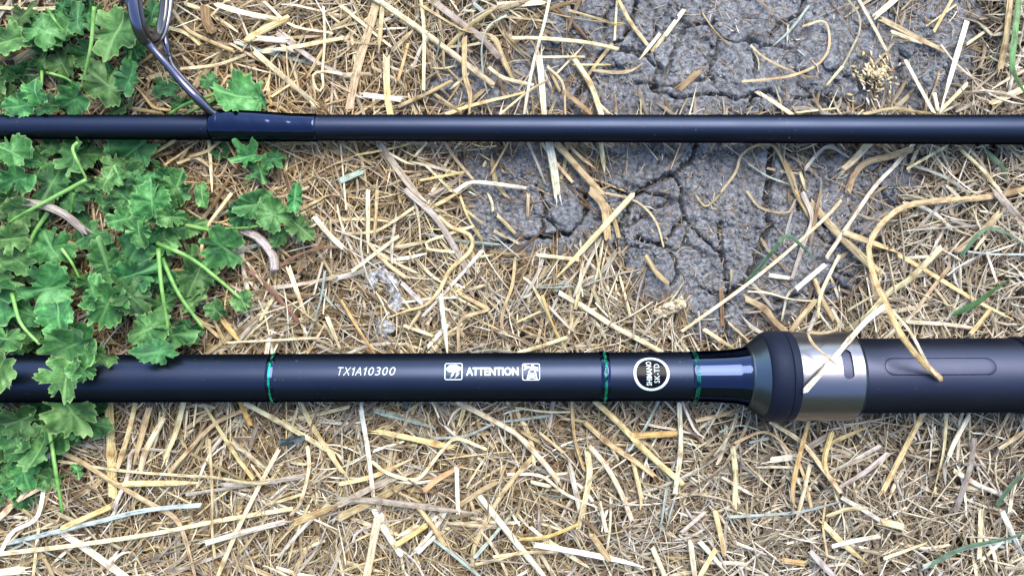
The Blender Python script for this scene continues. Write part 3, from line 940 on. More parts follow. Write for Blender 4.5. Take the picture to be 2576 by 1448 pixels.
# ------------------------------------------------------------------ traced straws
# each: grid cell (row, col), width, colour, points; cell coordinates are 1/3 plan unit
S_ = """
00|45W|1640,40 1850,100 2100,150
00|40C|1410,35 1560,90
00|65Y|1880,290 2010,215 2150,150
00|50W|1950,290 2150,310
00|35C|1990,390 2200,360 2574,290
00|45P|2100,260 2250,370 2420,490 2574,560
00|30U|1780,320 2020,400 2350,480
00|18U|2060,380 2330,400
00|22T|1740,330 1990,480
00|50C|1930,400 2150,590 2360,770
00|45T|1200,790 1440,680 1560,540 1680,410 1760,450
00|26C|1370,520 1640,490 1840,420
00|35Y|910,800 1060,830 1210,855
00|22T|1080,720 1160,810 1290,830 1400,830
00|40T|1120,590 1230,560 1300,570
00|30Y|1320,1060 1110,1195 1095,1290 1125,1325 1250,1240 1490,1070
00|28C|1575,1060 1590,1250 1600,1448
00|20T|1710,1070 1780,1190
00|60T|0,440 120,420 250,390
00|70T|120,460 300,360
00|35C|1270,210 1400,250 1500,330
00|35T|1310,90 1420,230 1600,320 1750,380
00|22C|2440,60 2450,300 2430,560 2440,640 2410,690 2370,640 2365,560 2450,540 2574,560
00|24Y|2050,730 2230,610
00|14C|350,150 360,260 380,390
00|20G|20,590 100,680 180,740
00|25C|2000,20 2200,190 2500,250
00|34C|0,60 300,70 700,30
00|26T|1440,1180 1560,1140 1670,1060
00|30T|1350,1230 1480,1190 1600,1280
00|26T|270,1320 380,1290 460,1250
01|55C|270,0 560,200 750,340 960,500 1130,630
01|32C|600,0 625,250 620,680
01|80T|260,30 200,250 130,480 60,800
01|40T|310,60 280,400
01|60Y|340,440 345,700 370,860
01|30C|0,50 150,170 370,350
01|45T|930,300 930,560 970,700 965,860
01|55P|720,30 940,200 1060,290 1180,420
01|55T|1080,270 1160,300 1210,430 1300,610
01|28T|600,40 900,220 1000,250
01|28W|1570,0 1530,180 1440,520 1380,860
01|18U|1240,120 1110,200 1060,350 1070,560 1100,700
01|16P|1240,120 1320,180
01|40U|1000,30 1080,100
01|55C|1210,40 1510,20
01|35C|1300,290 1480,290 1830,320 2080,370
01|22T|1720,80 1960,150 2080,190 2180,170
01|36Y|2090,0 2180,170 2300,330
01|40C|2574,90 2450,260 2350,380
01|30C|2400,260 2250,450
01|22C|2080,0 2060,300
01|48C|1760,450 1880,640 1960,860
01|26C|1930,770 2020,860
01|18Y|1750,490 2090,490
01|22C|1520,430 1830,430
01|28T|1900,530 2080,550 2200,530 2270,480
01|35T|2040,340 1950,450 1860,570
01|55W|1490,420 1510,600 1530,860
01|28C|1120,515 1230,590 1440,640
01|34Y|800,860 1000,790 1380,700
01|22C|1200,860 1400,700 1560,600
01|20C|1620,560 1740,440 1830,340
01|26T|1560,510 1610,610 1650,690
01|22T|1560,510 1670,630 1690,860
01|50B|1690,700 1880,850
01|40C|0,570 210,560
01|45W|190,720 430,750
01|40T|390,380 540,230
01|26D|500,340 470,460 430,600
01|36T|440,800 640,710 820,620
01|30T|700,710 900,850
01|22C|370,1160 500,1230 620,1240 700,1310 830,1440
01|60P|300,1100 420,1270 560,1448 640,1520
01|18Y|110,1170 330,1130 540,1080
01|24C|640,1080 555,1180
01|28T|780,1080 870,1210 990,1350
01|22T|1260,1080 1120,1330
01|34W|870,1440 960,1380 1100,1380 1390,1420
01|26G|1410,1080 1480,1240 1540,1390
01|70W|1570,1080 1600,1250 1625,1440
01|26C|1520,1090 1620,1230 1740,1370
01|60T|1630,1090 1780,1260 1950,1448
01|28T|1700,1080 1800,1180 1915,1270
01|40C|1960,1080 1985,1300
01|20T|1850,1330 2140,1440
01|30T|150,1180 190,1400
01|55U|0,1360 140,1300
01|22Y|600,1360 920,1300
02|16B|590,10 700,120 800,200
02|20C|795,200 788,330
02|22U|950,50 810,230 680,350
02|24T|910,200 1060,160 1105,250 1095,390 1000,500 830,570 640,600 450,615
02|20T|520,350 620,440 800,530 930,580 1010,580 1025,520 985,465
02|16T|150,100 230,220 350,350
02|14C|530,380 570,450 575,540
02|20P|1250,0 1330,120 1330,250 1260,400 1200,510
02|28C|1200,510 1085,650
02|26C|1330,0 1420,160 1530,370
02|50C|1460,120 1600,0
02|45T|1510,150 1700,250 1960,380
02|40C|1580,245 1800,330
02|46W|2140,180 2060,450 1960,790
02|34C|2140,640 1940,840
02|36C|1690,470 1790,660 1890,840
02|40W|1900,720 1925,840
02|18C|1950,340 2060,480 2200,600
02|28T|2030,0 1900,230
02|18C|2060,40 1840,200
02|30C|2280,240 2150,330
02|36C|540,680 700,780 820,860
02|26T|1370,860 1600,820 1800,850 2080,870
02|20C|860,850 1150,820
02|60C|2574,670 2350,770
02|60B|110,550 0,650
02|50T|2470,0 2440,300 2400,500
02|26T|290,1448 400,1300 440,1180 550,1100 680,1100 760,1230 840,1440
02|30T|710,1090 760,1200 830,1330 870,1448
02|24C|700,1110 680,1310
02|22T|640,1270 770,1300 870,1310
02|32G|930,1270 1010,1170 1110,1105 1250,1190
02|60C|1400,1090 1300,1200 1230,1260
02|60T|1720,1130 1560,1180 1380,1230 1290,1330 1250,1440
02|38W|1740,1090 1580,1270 1420,1448 1090,1938
02|26C|1980,1110 1700,1270
02|34C|2110,1140 2250,1270 2390,1440
02|22T|1500,1100 1610,1200
02|30C|890,1310 930,1448
02|16U|500,1240 640,1330 800,1390
10|40C|240,540 420,500 720,470
10|16Y|80,240 300,140 470,40
10|36U|1130,900 1130,770 1200,700 1500,570 1720,470 1980,390
10|30T|1370,350 1440,470 1510,540 1560,830 1620,980 1700,1140
10|28C|1740,20 1560,270 1515,470
10|22C|1390,120 1620,270
10|50W|2380,200 2480,320 2574,410
10|30T|2270,130 2480,20
10|42C|2180,580 2240,750 2290,900
10|34G|2080,720 2300,690 2574,630
10|26R|1850,660 2000,650 2200,500 2390,430 2574,410
10|50R|1900,600 2060,760 2250,980
10|30T|2100,420 2200,500
10|28Y|1960,970 2050,820
10|36T|1540,1230 1750,1090 1930,950
10|20C|1720,1135 2380,1100
10|22U|2450,600 2420,800 2340,1080
10|38C|2470,950 2560,1170
10|45D|1690,980 1800,1120
10|28C|1360,870 1390,1040
10|30T|1400,870 1500,960 1650,1090
10|45W|2030,1100 2010,1220
10|22C|2320,1220 2450,1000
10|24W|2260,970 2320,1080
11|55P|500,0 640,120 740,230 900,500 950,600
11|26C|560,110 380,230 240,300 20,315
11|24C|570,130 590,280 600,400 660,450
11|30T|690,110 890,0
11|24C|990,260 830,310 640,380 660,430 840,450
11|36Y|740,190 820,260 960,320 990,380 960,460 820,590 740,740 640,850 480,900 350,950
11|30W|1055,450 960,560 780,760 620,930
11|24C|1040,490 1140,475
11|40C|200,0 200,460
11|34T|270,0 250,340
11|45G|0,640 190,595
11|34C|90,590 260,460 420,340
11|36T|220,400 330,530 480,640
11|50C|2190,30 2000,240 1790,470 1630,640
11|34C|1480,475 1780,510
11|66T|1890,0 1980,110 2010,340
11|40T|2000,100 2060,220 2090,330
11|18T|1960,0 2200,60 2320,150 2390,260 2430,410
11|30T|1410,20 1405,180
11|36T|1180,180 1250,250 1310,310
11|30C|1160,300 1250,350
11|32G|1260,340 1340,390
11|22Y|900,40 960,200 1060,360
11|24T|940,140 1070,240
11|14U|1150,330 1340,490
11|28T|1310,500 1290,700 1220,900 1210,1010
11|28D|1520,790 1590,990 1640,1100
11|48C|1660,770 1850,880 2050,1010 2240,1110 2400,1200
11|44C|1820,590 1770,870
11|44W|750,790 775,1000 800,1210
11|26C|820,770 1040,890
11|40T|900,770 1100,880
11|30T|1100,890 900,970 885,1200
11|22Y|840,770 990,670
11|36C|1340,1210 1520,1160 1690,1100
11|18Y|1500,900 1310,990
11|26G|1570,870 1750,1055
11|14U|1460,720 1600,720 1750,710
11|44T|2300,490 2370,600 2450,680
11|26D|0,820 120,1020 250,1220
11|32C|780,880 960,960
11|40G|470,700 600,830
11|30C|480,1010 680,1080
11|24C|1380,650 1450,720 1640,1090 1700,1200
12|28C|0,1045 400,760 720,510 1060,210 1190,70
12|44T|850,0 1000,260
12|46G|910,20 980,200 920,370 830,640
12|30B|1040,0 960,410
12|70T|980,100 1140,280 1310,450 1470,600
12|55T|1230,310 1430,380 1640,460
12|34Y|1640,480 1850,600 2180,800 2490,960
12|64C|1930,440 1720,650 1540,770 1400,930 1240,1040
12|50T|2380,170 2230,320 2080,440
12|60G|2380,20 2540,200
12|50T|1000,820 820,1040
12|50T|490,810 620,880 700,980 780,1050
12|16C|500,750 640,760 830,810 980,820
12|40T|1000,670 1050,800 1130,950
12|30C|1180,480 1120,600 1040,780 1020,940
12|46W|870,720 1060,560
12|26G|750,960 790,780 840,730
12|28C|1250,890 1440,780
12|34C|170,1040 380,1180
12|18G|120,900 140,1150
12|22T|100,30 180,110 300,0
12|22T|490,0 590,120 790,155 850,60
12|36T|1740,920 1880,730 2010,570
12|36C|1700,980 2000,1000 2200,1030
12|40Y|2180,1060 2320,890
12|16U|2160,450 2350,470 2574,470
12|16P|1700,290 2000,270 2300,260 2574,370
12|40W|660,630 800,650
12|26T|370,590 360,740
12|40B|290,740 300,1000
12|24T|350,990 520,1140
20|72Y|820,150 840,500 850,820
20|40Y|1020,150 960,400 890,620
20|50T|1120,200 1060,420 1010,600
20|55C|1220,280 1100,500 1060,640
20|60C|1380,150 1330,350 1250,540
20|24C|1410,210 1390,430
20|22C|1480,150 1460,320
20|36Y|1550,180 1640,320 1780,540 1900,700
20|12C|1740,150 1735,580
20|65T|0,420 140,440 310,450
20|46T|410,490 620,590 820,720 1150,910 1320,1010 1400,1180 1470,1440
20|36W|40,180 200,250 330,350 370,470 340,700 280,1000 100,1110 0,1270
20|55Y|960,750 1490,745
20|36G|860,920 960,700 990,520 1080,490 1330,510
20|26C|450,580 900,650 1400,690 1600,700 1920,750 2030,740
20|40U|50,1200 430,1110 760,1030 1100,950 1510,910
20|42C|0,1280 600,1210 1200,1120 1700,1020 2200,940
20|56W|480,1130 650,1240 940,1448
20|20U|180,1190 400,1290 550,1350 700,1360
20|26C|290,1090 250,1448
20|50Y|480,1080 820,930
20|36C|140,870 340,640
20|50C|0,1000 140,870 280,790
20|24T|1580,420 1600,800 1600,1100 1620,1300
20|40C|2100,500 1980,720 1800,1080 1640,1448
20|36T|1280,660 1420,500 1620,300 1870,180
20|45C|1860,150 2100,280 2360,430 2574,560
20|44Y|2270,150 2380,360 2574,650
20|50G|1690,760 2000,740 2300,690
20|40G|1420,830 1900,760
20|50W|1580,1190 1860,1110 2140,1040
20|32C|2320,480 2330,640 2270,880 2200,980
20|30C|2090,890 2280,830
20|46D|1820,150 1880,290
20|66W|0,1420 150,1400
20|60T|2230,1040 2574,900
20|30O|640,210 490,490
20|34T|1430,520 1900,760
20|30T|60,870 260,1010
21|48C|880,135 1100,250 1320,380 1500,560 1630,720
21|44W|150,200 200,500 240,840
21|60U|260,200 500,260 700,330
21|50Y|290,360 540,410 800,470
21|40Y|0,750 250,690 540,560
21|26W|250,500 470,430
21|30P|350,480 560,460
21|30C|240,590 350,670 560,720 680,600 760,500 870,410 1090,490
21|26U|700,410 940,390 1150,300 1340,270 1560,240
21|20C|1320,180 1560,210 1720,210
21|30T|1740,135 1760,400 1830,640
21|52Y|1920,135 2100,300 2280,490 2560,740
21|22U|2390,140 2280,350 2170,500
21|60D|2230,390 2540,370
21|44W|2550,160 2560,480 2520,810
21|44T|1850,300 2020,450 2200,570 2360,690
21|45C|1880,480 2000,620 2110,820 2190,1020
21|55C|1860,530 1870,720 1790,1080
21|46G|1730,640 1800,950
21|26W|1260,680 1500,690 1700,830 1960,940
21|55W|1030,830 1110,930 1300,1170 1530,1448
21|40T|990,1390 1000,1240 1110,1000 1260,760 1480,510
21|34U|1010,1300 1150,1140 1320,930
21|26U|710,1180 900,1330 1040,1448
21|55P|0,870 250,880 600,920 980,970
21|66T|0,1000 300,850 600,700
21|54P|0,900 250,770 540,650
21|48W|250,950 330,1100 440,1270
21|70C|270,1030 220,1300 190,1448
21|40W|870,640 880,960
21|28T|390,800 590,890
21|44T|580,930 680,1060 770,1200
21|50T|910,900 1060,800 1170,740
21|56O|640,790 720,720 860,640
21|24G|90,1180 130,1110 330,1040 560,1010
21|55C|460,1140 570,1070
21|50Y|430,1200 630,1070
21|36W|580,1270 700,1150
21|52W|1480,1215 1800,1270 2100,1330 2280,1380
21|34C|1160,1300 1400,1270 1620,1265
21|34D|1350,1170 1550,1150 1780,1060
21|36C|1440,740 1570,770
21|44C|2350,1240 2440,1448
21|40Y|2200,580 2260,850 2255,940
21|34C|1950,900 2000,1110
21|60T|1900,1150 2000,1300
21|34W|1430,1080 1530,1170
21|20G|620,1448 560,1340 440,1240
21|30T|1360,360 1500,440
21|30T|1500,370 1670,510
21|22U|2520,840 2450,1100
21|22U|2450,800 2400,1150
22|30W|0,140 90,340 160,400
22|36T|120,270 300,230 440,170
22|40C|670,290 900,440 1060,640 1180,800
22|26T|880,600 930,740 970,920
22|34C|960,610 900,870 850,1040
22|50Y|1810,230 1680,480 1520,790
22|44C|1990,230 1970,500 1900,790
22|44W|2160,240 2060,420 2010,540
22|44P|2200,420 2160,660 2060,950
22|44W|2060,660 2230,760 2400,830
22|44G|1540,530 1380,660 1200,770
22|40G|1480,470 1300,570 1120,660
22|50Y|1080,1070 1230,1220 1390,1350
22|40G|1210,860 1370,950 1500,1030 1640,1080
22|36C|1100,990 1250,940 1380,940
22|26U|360,1000 700,980 900,960 1180,890
22|34U|1820,1380 2000,1300 2120,1240 2470,1180
22|26W|1820,1370 1980,1300 2160,1220
22|44W|130,1190 220,1290 310,1400
22|44Y|250,980 290,1150 310,1270
22|50C|60,1200 90,1448
22|46Y|240,1260 130,1448
22|50C|380,490 400,700 390,940
22|26T|400,440 600,360 740,430 900,640
22|18U|280,360 440,310 580,350
22|26U|510,440 640,410
22|30W|410,1200 620,1280
22|50G|980,1280 1140,1448
22|40W|1140,1220 1300,1180 1470,1150
22|30C|1530,1310 1830,1200
22|20T|1080,880 1060,1070 1090,1290
22|44C|2250,960 2240,1300
22|36W|2410,1180 2240,1340
22|46W|2420,980 2550,1260
22|34G|0,1110 160,970
22|40T|1060,500 1150,430 1380,330
22|50Y|1120,380 1070,560 1080,640
22|66C|1640,1070 1510,1040
22|50O|770,1330 910,1350
22|56W|680,570 830,550
22|60P|940,480 1080,400
22|34C|2574,360 2400,480
"""
STRAWS = []
for ln in S_.strip().splitlines():
    a, b_, c = ln.split('|')
    ox, oy = 858.33 * int(a[1]), 482.8 * int(a[0])
    pts = [tuple(float(q) for q in s.split(',')) for s in c.split()]
    pts = [(ox + p[0] / 3, oy + p[1] / 3) for p in pts]
    STRAWS.append((pts, int(b_[:-1]) / 3.0 * 0.84, b_[-1]))
# stalks that reach the frame edge go on beyond it
def extend(pts):
    out = list(pts)
    for e, nb in ((0, 1), (-1, -2)):
        x_, y_ = out[e]
        if x_ < 6 or x_ > 2568 or y_ < 6 or y_ > 1442:
            dx, dy = x_ - out[nb][0], y_ - out[nb][1]
            l_ = math.hypot(dx, dy) + 1e-6
            q = (x_ + dx / l_ * 60, y_ + dy / l_ * 60)
            if e == 0: out.insert(0, q)
            else: out.append(q)
    return out
STRAWS = [(extend(p), w_, c) for p, w_, c in STRAWS]

def plen(p):
    return sum(math.hypot(b_[0] - a[0], b_[1] - a[1]) for a, b_ in zip(p, p[1:]))

LAND = [((921, 933), 'the code lettering'), ((1238, 933), 'the warning word'), ((1638, 940), 'the round emblem'), ((2095, 945), 'the metal hood'),
        ((2366, 930), 'the oblong seat inlay'), ((675, 950), 'the left green thread ring'), ((655, 315), 'the glossy guide wrap'), ((385, 60), 'the ring guide'),
        ((960, 720), 'the grey crusty dropping'), ((1330, 742), 'the white fluff'), ((1690, 775), 'the lumpy seed head'), ((730, 1105), 'the dark curled leaf'),
        ((650, 410), 'the small star-leaved sprig'), ((2200, 190), 'the pale chaff tuft'), ((2470, 745), 'the broad green blade'), ((1975, 600), 'the bent green blade'),
        ((2010, 1160), 'the golden blade'), ((1640, 560), 'the forked soil crack'), ((180, 530), 'the broken bark twig'), ((150, 1120), 'the lowest green leaves'),
        ((1287, 1440), 'the bottom edge'), ((400, 1440), 'the bottom edge'), ((2200, 1440), 'the bottom edge'), ((1287, 5), 'the top edge'), ((860, 5), 'the top edge'), ((1750, 5), 'the top edge'), ((2300, 5), 'the top edge'),
        ((2570, 450), 'the right edge'), ((2570, 1250), 'the right edge'), ((5, 1300), 'the left edge'), ((1100, 325), 'the thin rod'), ((1500, 325), 'the thin rod'), ((1900, 325), 'the thin rod'), ((2350, 325), 'the thin rod')]
CNAME = {'W': 'off-white', 'C': 'cream', 'Y': 'pale yellow', 'T': 'tan', 'B': 'dark brown', 'G': 'greyish', 'P': 'mauve-brown', 'U': 'grey-green', 'D': 'golden', 'R': 'reddish brown', 'E': 'green', 'K': 'dark green', 'O': 'orange-brown'}
def describe(pts, w_, c, noun='straw'):
    l_ = plen(pts)
    size = 'long' if l_ > 190 else ('short' if l_ < 70 else '')
    wd = 'thick' if w_ > 17 else ('thin' if w_ < 8 else '')
    a0 = math.atan2(pts[1][1] - pts[0][1], pts[1][0] - pts[0][0]); turn = 0
    for p, q in zip(pts[1:], pts[2:]):
        a1 = math.atan2(q[1] - p[1], q[0] - p[0]); d = (a1 - a0 + math.pi) % (2 * math.pi) - math.pi
        turn += abs(d); a0 = a1
    shape = 'sharply bent' if turn > 1.6 else ('curved' if turn > 0.55 else 'straight')
    dx, dy = pts[-1][0] - pts[0][0], pts[-1][1] - pts[0][1]
    an = math.degrees(math.atan2(-dy, dx)) % 180
    tilt = 'lying level' if an < 17 or an > 163 else ('lying upright' if 70 < an < 110 else ('rising rightwards' if an < 90 else 'rising leftwards'))
    mx, my = pts[len(pts) // 2] if len(pts) > 2 else ((pts[0][0] + pts[1][0]) / 2, (pts[0][1] + pts[1][1]) / 2)
    best = min(LAND, key=lambda q: math.hypot(q[0][0] - mx, q[0][1] - my))
    ex, ey = mx - best[0][0], my - best[0][1]
    if 'edge' in best[1]: rel = 'at'
    else: rel = ('right of' if ex > 0 else 'left of') if abs(ex) > abs(ey) else ('below' if ey > 0 else 'above')
    words = ' '.join(q for q in (size, wd, c if c not in CNAME else CNAME[c], shape, noun) if q)
    return f"{words} {tilt}, {rel} {best[1]}", (mx, my)

ORD = ['leftmost', 'second from left', 'third from left', 'fourth from left', 'fifth from left', 'sixth from left', 'seventh from left', 'eighth from left']
def finish_labels(items, group, cat):
    """items: (object, label, (mx,my)); tell look-alikes apart by their order from the left"""
    by = {}
    for it in items: by.setdefault(it[1], []).append(it)
    for lab, its in by.items():
        its.sort(key=lambda q: q[2][0])
        for i, (o, _, _) in enumerate(its):
            tag(o, lab if len(its) == 1 else f"{lab}, {ORD[min(i, 7)]}", cat, group)

def ground_at(px, py):
    return lookup(blurZ, px, py)
blurZ = blur(GZ, 1, 3)

def straw_geom(pts, w_, c, zs=None, lift=0.0, flat=None, taper=None, seed=0, sides=8):
    r_ = random.Random(seed)
    L_ = plen(pts)
    n = int(min(30, max(7, L_ / 14)))
    C2, _ = catmull(pts, n)
    if zs is None:
        z = ground_at(C2[:, 0], C2[:, 1])
        d = lookup(DENS, C2[:, 0], C2[:, 1])
        z = z + 6.0 * d + lift
        kk = np.ones(5) / 5
        z = np.convolve(np.pad(z, 2, mode='edge'), kk, 'valid')
        # stiff: mostly a straight line through its own support
        lin = np.interp(np.arange(n), [0, n - 1], [z[:max(2, n // 3)].max(), z[-max(2, n // 3):].max()])
        lin = np.maximum(lin, lin + (z - lin).max() * 0.6)
        z = lin * 0.75 + z * 0.25 + 0.35
        tl = r_.uniform(-1, 1) * min(1.0, L_ / 250)
        z = z + tl * np.linspace(-1, 1, n) + r_.uniform(0, 0.9)
    else:
        z = np.interp(np.linspace(0, 1, n), np.linspace(0, 1, len(zs)), zs)
    W = np.array([P(a[0], a[1], zz) for a, zz in zip(C2, z)])
    stiff = c in 'CYWTD' and w_ > 9
    if flat is None:
        flat = r_.uniform(0.35, 0.6) if (stiff and r_.random() < 0.5) else r_.uniform(0.08, 0.2)
    r0 = w_ * K / 2 * (1 - z.mean() / H)
    t_ = np.linspace(0, 1, n)
    rad = r0 * (1 + 0.10 * (np.array([r_.random() for _ in range(n)]) - 0.5))
    tp = taper if taper is not None else r_.choice([0, 0, 0, 0, 1])
    if tp == 1: rad = rad * (0.30 + 0.70 * np.minimum(1, (1 - t_) * 3.0))
    elif tp == 2: rad = rad * (0.35 + 0.65 * np.minimum(1, np.minimum(t_, 1 - t_) * 5 + 0.05))
    elif tp == 3: rad = rad * (0.04 + 0.96 * np.sin(np.pi * np.clip(t_, 0.0, 1.0)) ** 0.6)
    node_at = []
    if stiff and tp == 0 and L_ > 90 and r_.random() < 0.6 and n > 8:
        node_at = [r_.randint(2, n - 3)]
        rad[node_at[0]] *= 1.28
    roll = None
    if flat < 0.35:
        roll = r_.uniform(-0.35, 0.35) + np.linspace(0, r_.uniform(-0.8, 0.8), n)
    V, F, uv = tube(W, rad, flat, sides, ragged=1.6 if tp != 3 else 0.0, r_=r_, roll=roll)
    V = [V]; F = list(F); UV = [uv]
    off = len(V[0])
    # wide weathered pieces are bundles of fibres
    if w_ >= 19 and c in 'BTPGC' and tp != 3:
        T_ = np.gradient(W, axis=0); T_ /= np.linalg.norm(T_, axis=1)[:, None]
        Sd = np.cross(T_, [0, 0, 1.0])
        for q_ in range(r_.randint(6, 9)):
            o0, o1 = r_.uniform(-1, 1), r_.uniform(-1, 1)
            i0, i1 = r_.randint(0, n // 3), n - r_.randint(0, n // 3)
            if i1 - i0 < 4: continue
            oo = np.linspace(o0, o0 * 0.6 + o1 * 0.4, n) * 0.85
            Wf = W + Sd * (oo * rad)[:, None] + np.array([0, 0, 1.0]) * (flat * rad * np.sqrt(np.clip(1 - oo ** 2, 0.05, 1)) * 0.9 + 0.05)[:, None]
            v_, f_, u_ = tube(Wf[i0:i1], r0 * r_.uniform(0.07, 0.2), 0.6, 5, ragged=1.5, r_=r_)
            V.append(v_); UV.append(u_ + np.array([q_ * 7.0, q_ * 3.1, 0])); F += [tuple(q + off for q in f) for f in f_]; off += len(v_)
    # frayed fibres at some ends
    if w_ > 12 and tp != 3 and r_.random() < 0.6:
        for e in r_.choice([(0,), (n - 1,), (0, n - 1)]):
            d = (W[e] - W[1 if e == 0 else n - 2]); d /= np.linalg.norm(d) + 1e-9
            sdv = np.cross(d, [0, 0, 1.0])
            for _ in range(r_.randint(2, 5)):
                o_ = sdv * r_.uniform(-0.8, 0.8) * rad[e]
                l_ = r_.uniform(0.6, 2.2) * r0 * 2
                b1 = W[e] + o_ - d * r0; b2 = W[e] + o_ * 1.3 + d * l_ * 0.5; b3 = W[e] + o_ * 1.8 + d * l_ + np.array([0, 0, r_.uniform(-0.3, 0.3)])
                v_, f_, u_ = tube(np.array([b1, b2, b3]), np.array([0.3, 0.2, 0.06]) * r0 * 0.8, 0.6, 4)
                V.append(v_); UV.append(u_); F += [tuple(q + off for q in f) for f in f_]; off += len(v_)
    V = np.vstack(V); UV = np.vstack(UV)
    UV[:, 2] = seed * 0.37 % 97.0
    UV[:, 0] += (seed * 1.7) % 50
    cb = np.array(PAL[c]) * r_.uniform(0.94, 1.16)
    cb = cb * np.array([1 + r_.uniform(-0.05, 0.05), 1, 1 + r_.uniform(-0.10, 0.10)])
    colr = np.ones((len(V), 4)); colr[:, :3] = np.clip(cb, 0, 0.9)
    # weathering along the stalk: one end greyer or browner than the other, nodes dark
    m_ = n * sides
    tt_ = np.repeat(np.linspace(0, 1, n), sides)
    e1 = np.array([r_.uniform(0.75, 1.05)] + [0, 0]); e1 = np.array([e1[0], e1[0] * r_.uniform(0.9, 1.0), e1[0] * r_.uniform(0.78, 1.02)])
    colr[:m_, :3] *= (1 - tt_[:, None]) + tt_[:, None] * e1
    for j in node_at:
        colr[j * sides:(j + 1) * sides, :3] *= np.array([0.5, 0.42, 0.34])
    return V, F, UV, colr

def straw_obj(name, *a, **kw):
    V, F, UV, C_ = straw_geom(*a, **kw)
    return mesh_obj(name, V, F, M['straw'], smooth=False, attrs={'scol': ('FLOAT_COLOR', C_), 'suv': ('FLOAT_VECTOR', UV)})

order = sorted(range(len(STRAWS)), key=lambda i: -plen(STRAWS[i][0]) * STRAWS[i][1])
items = []
for k_, i in enumerate(order[:285]):
    pts, w_, c = STRAWS[i]
    o = straw_obj('straw', pts, w_, c, lift=rnd.uniform(0.2, 1.5), seed=i + 1)
    lab, mid = describe(pts, w_, c)
    items.append((o, lab, mid))
finish_labels(items, 'loose straws on the ground', 'straw')
restV = []; restF = []; restU = []; restC = []; off = 0
for i in order[285:]:
    pts, w_, c = STRAWS[i]
    V, F, UV, C_ = straw_geom(pts, w_, c, lift=0.4, seed=i + 1)
    restV.append(V); restF += [tuple(q + off for q in f) for f in F]; restU.append(UV); restC.append(C_); off += len(V)

# straws that lie over the handle
BIG = [
    ('dry_leaf_blade', [(2600, 470), (2483, 496), (2350, 506), (2277, 519), (2230, 549), (2190, 602), (2186, 640), (2200, 703), (2230, 766), (2263, 836), (2310, 900), (2366, 953)], 15, 'T',
     [4, 4.5, 5, 6, 7, 9, 12, 17, 24.5, 31.5, 30.5, 25.3], 0.35, 0, 'long tan dried leaf blade curling from the right edge onto the reel seat'),
    ('straw', [(2243, 780), (2290, 836), (2333, 916), (2362, 952)], 8, 'C', [22.5, 30.5, 30, 26.6], 0.4, 0, 'thin cream straw beside the long dried leaf blade over the reel seat'),
    ('straw', [(2225, 770), (2180, 806), (2137, 853), (2083, 917), (2026, 981)], 14, 'W', [9.5, 14.5, 25, 28.9, 28.0], 0.35, 0, 'off-white split straw lying across the polished metal hood'),
    ('straw', [(2105, 800), (2108, 826), (2070, 838), (2034, 836), (2036, 850), (2052, 873), (2085, 900), (2103, 917)], 8, 'T', [10.5, 16.5, 23.5, 25.5, 26, 27.4, 28.4, 27.7], 0.35, 1, 'thin curly tan straw hooked over the top of the metal hood'),
]
for i, (nm, pts, w_, c, zs_, fl, tp, lab) in enumerate(BIG):
    o = straw_obj(nm, pts, w_, c, zs=zs_, flat=fl, taper=tp, seed=900 + i)
    tag(o, lab, 'straw' if nm == 'straw' else 'leaf blade')
BLADES = [
    ([(2390, 793), (2450, 766), (2500, 729), (2545, 699)], 27, 'E', [7, 8.5, 10, 11], 0.10, 3, 'broad pale green grass blade above the seat inlay'),
    ([(1880, 706), (1937, 640), (1977, 593), (2010, 613), (2047, 650)], 11, 'K', [2, 5, 8, 6, 2.5], 0.15, 1, 'dark green sharply bent grass blade beside the long soil crack'),
    ([(2034, 1060), (2017, 1122), (2000, 1189), (1992, 1249), (2002, 1276)], 12, 'D', [5, 7, 6.5, 6, 5], 0.2, 1, 'golden yellow grass blade hanging below the metal hood'),
    ([(2567, -40), (2552, 90), (2547, 173), (2580, 240)], 14, 'E', [6, 7, 7, 6], 0.15, 1, 'green grass blade at the upper right edge of the photo'),
    ([(2480, 380), (2520, 420), (2530, 450)], 12, 'K', [4, 5, 4], 0.2, 1, 'short dark green blade under the thin rod near the right edge'),
    ([(2420, 640), (2460, 590), (2500, 575), (2590, 620)], 9, 'K', [4, 6, 6, 5], 0.2, 1, 'thin dark green blade above the broad pale green blade'),
    ([(2508, 1268), (2545, 1218), (2590, 1180)], 12, 'K', [5, 7, 6], 0.2, 1, 'green blade tip pointing down at the lower right edge'),
    ([(2330, 1425), (2420, 1378), (2540, 1352), (2600, 1330)], 10, 'K', [5.5, 6.5, 6.5, 6], 0.2, 1, 'long dark green blade in the lower right corner'),
]
for i, (pts, w_, c, zs_, fl, tp, lab) in enumerate(BLADES):
    o = straw_obj('grass_blade', pts, w_, c, zs=zs_, flat=fl, taper=tp, seed=950 + i)
    tag(o, lab, 'grass blade', 'single grass blades')

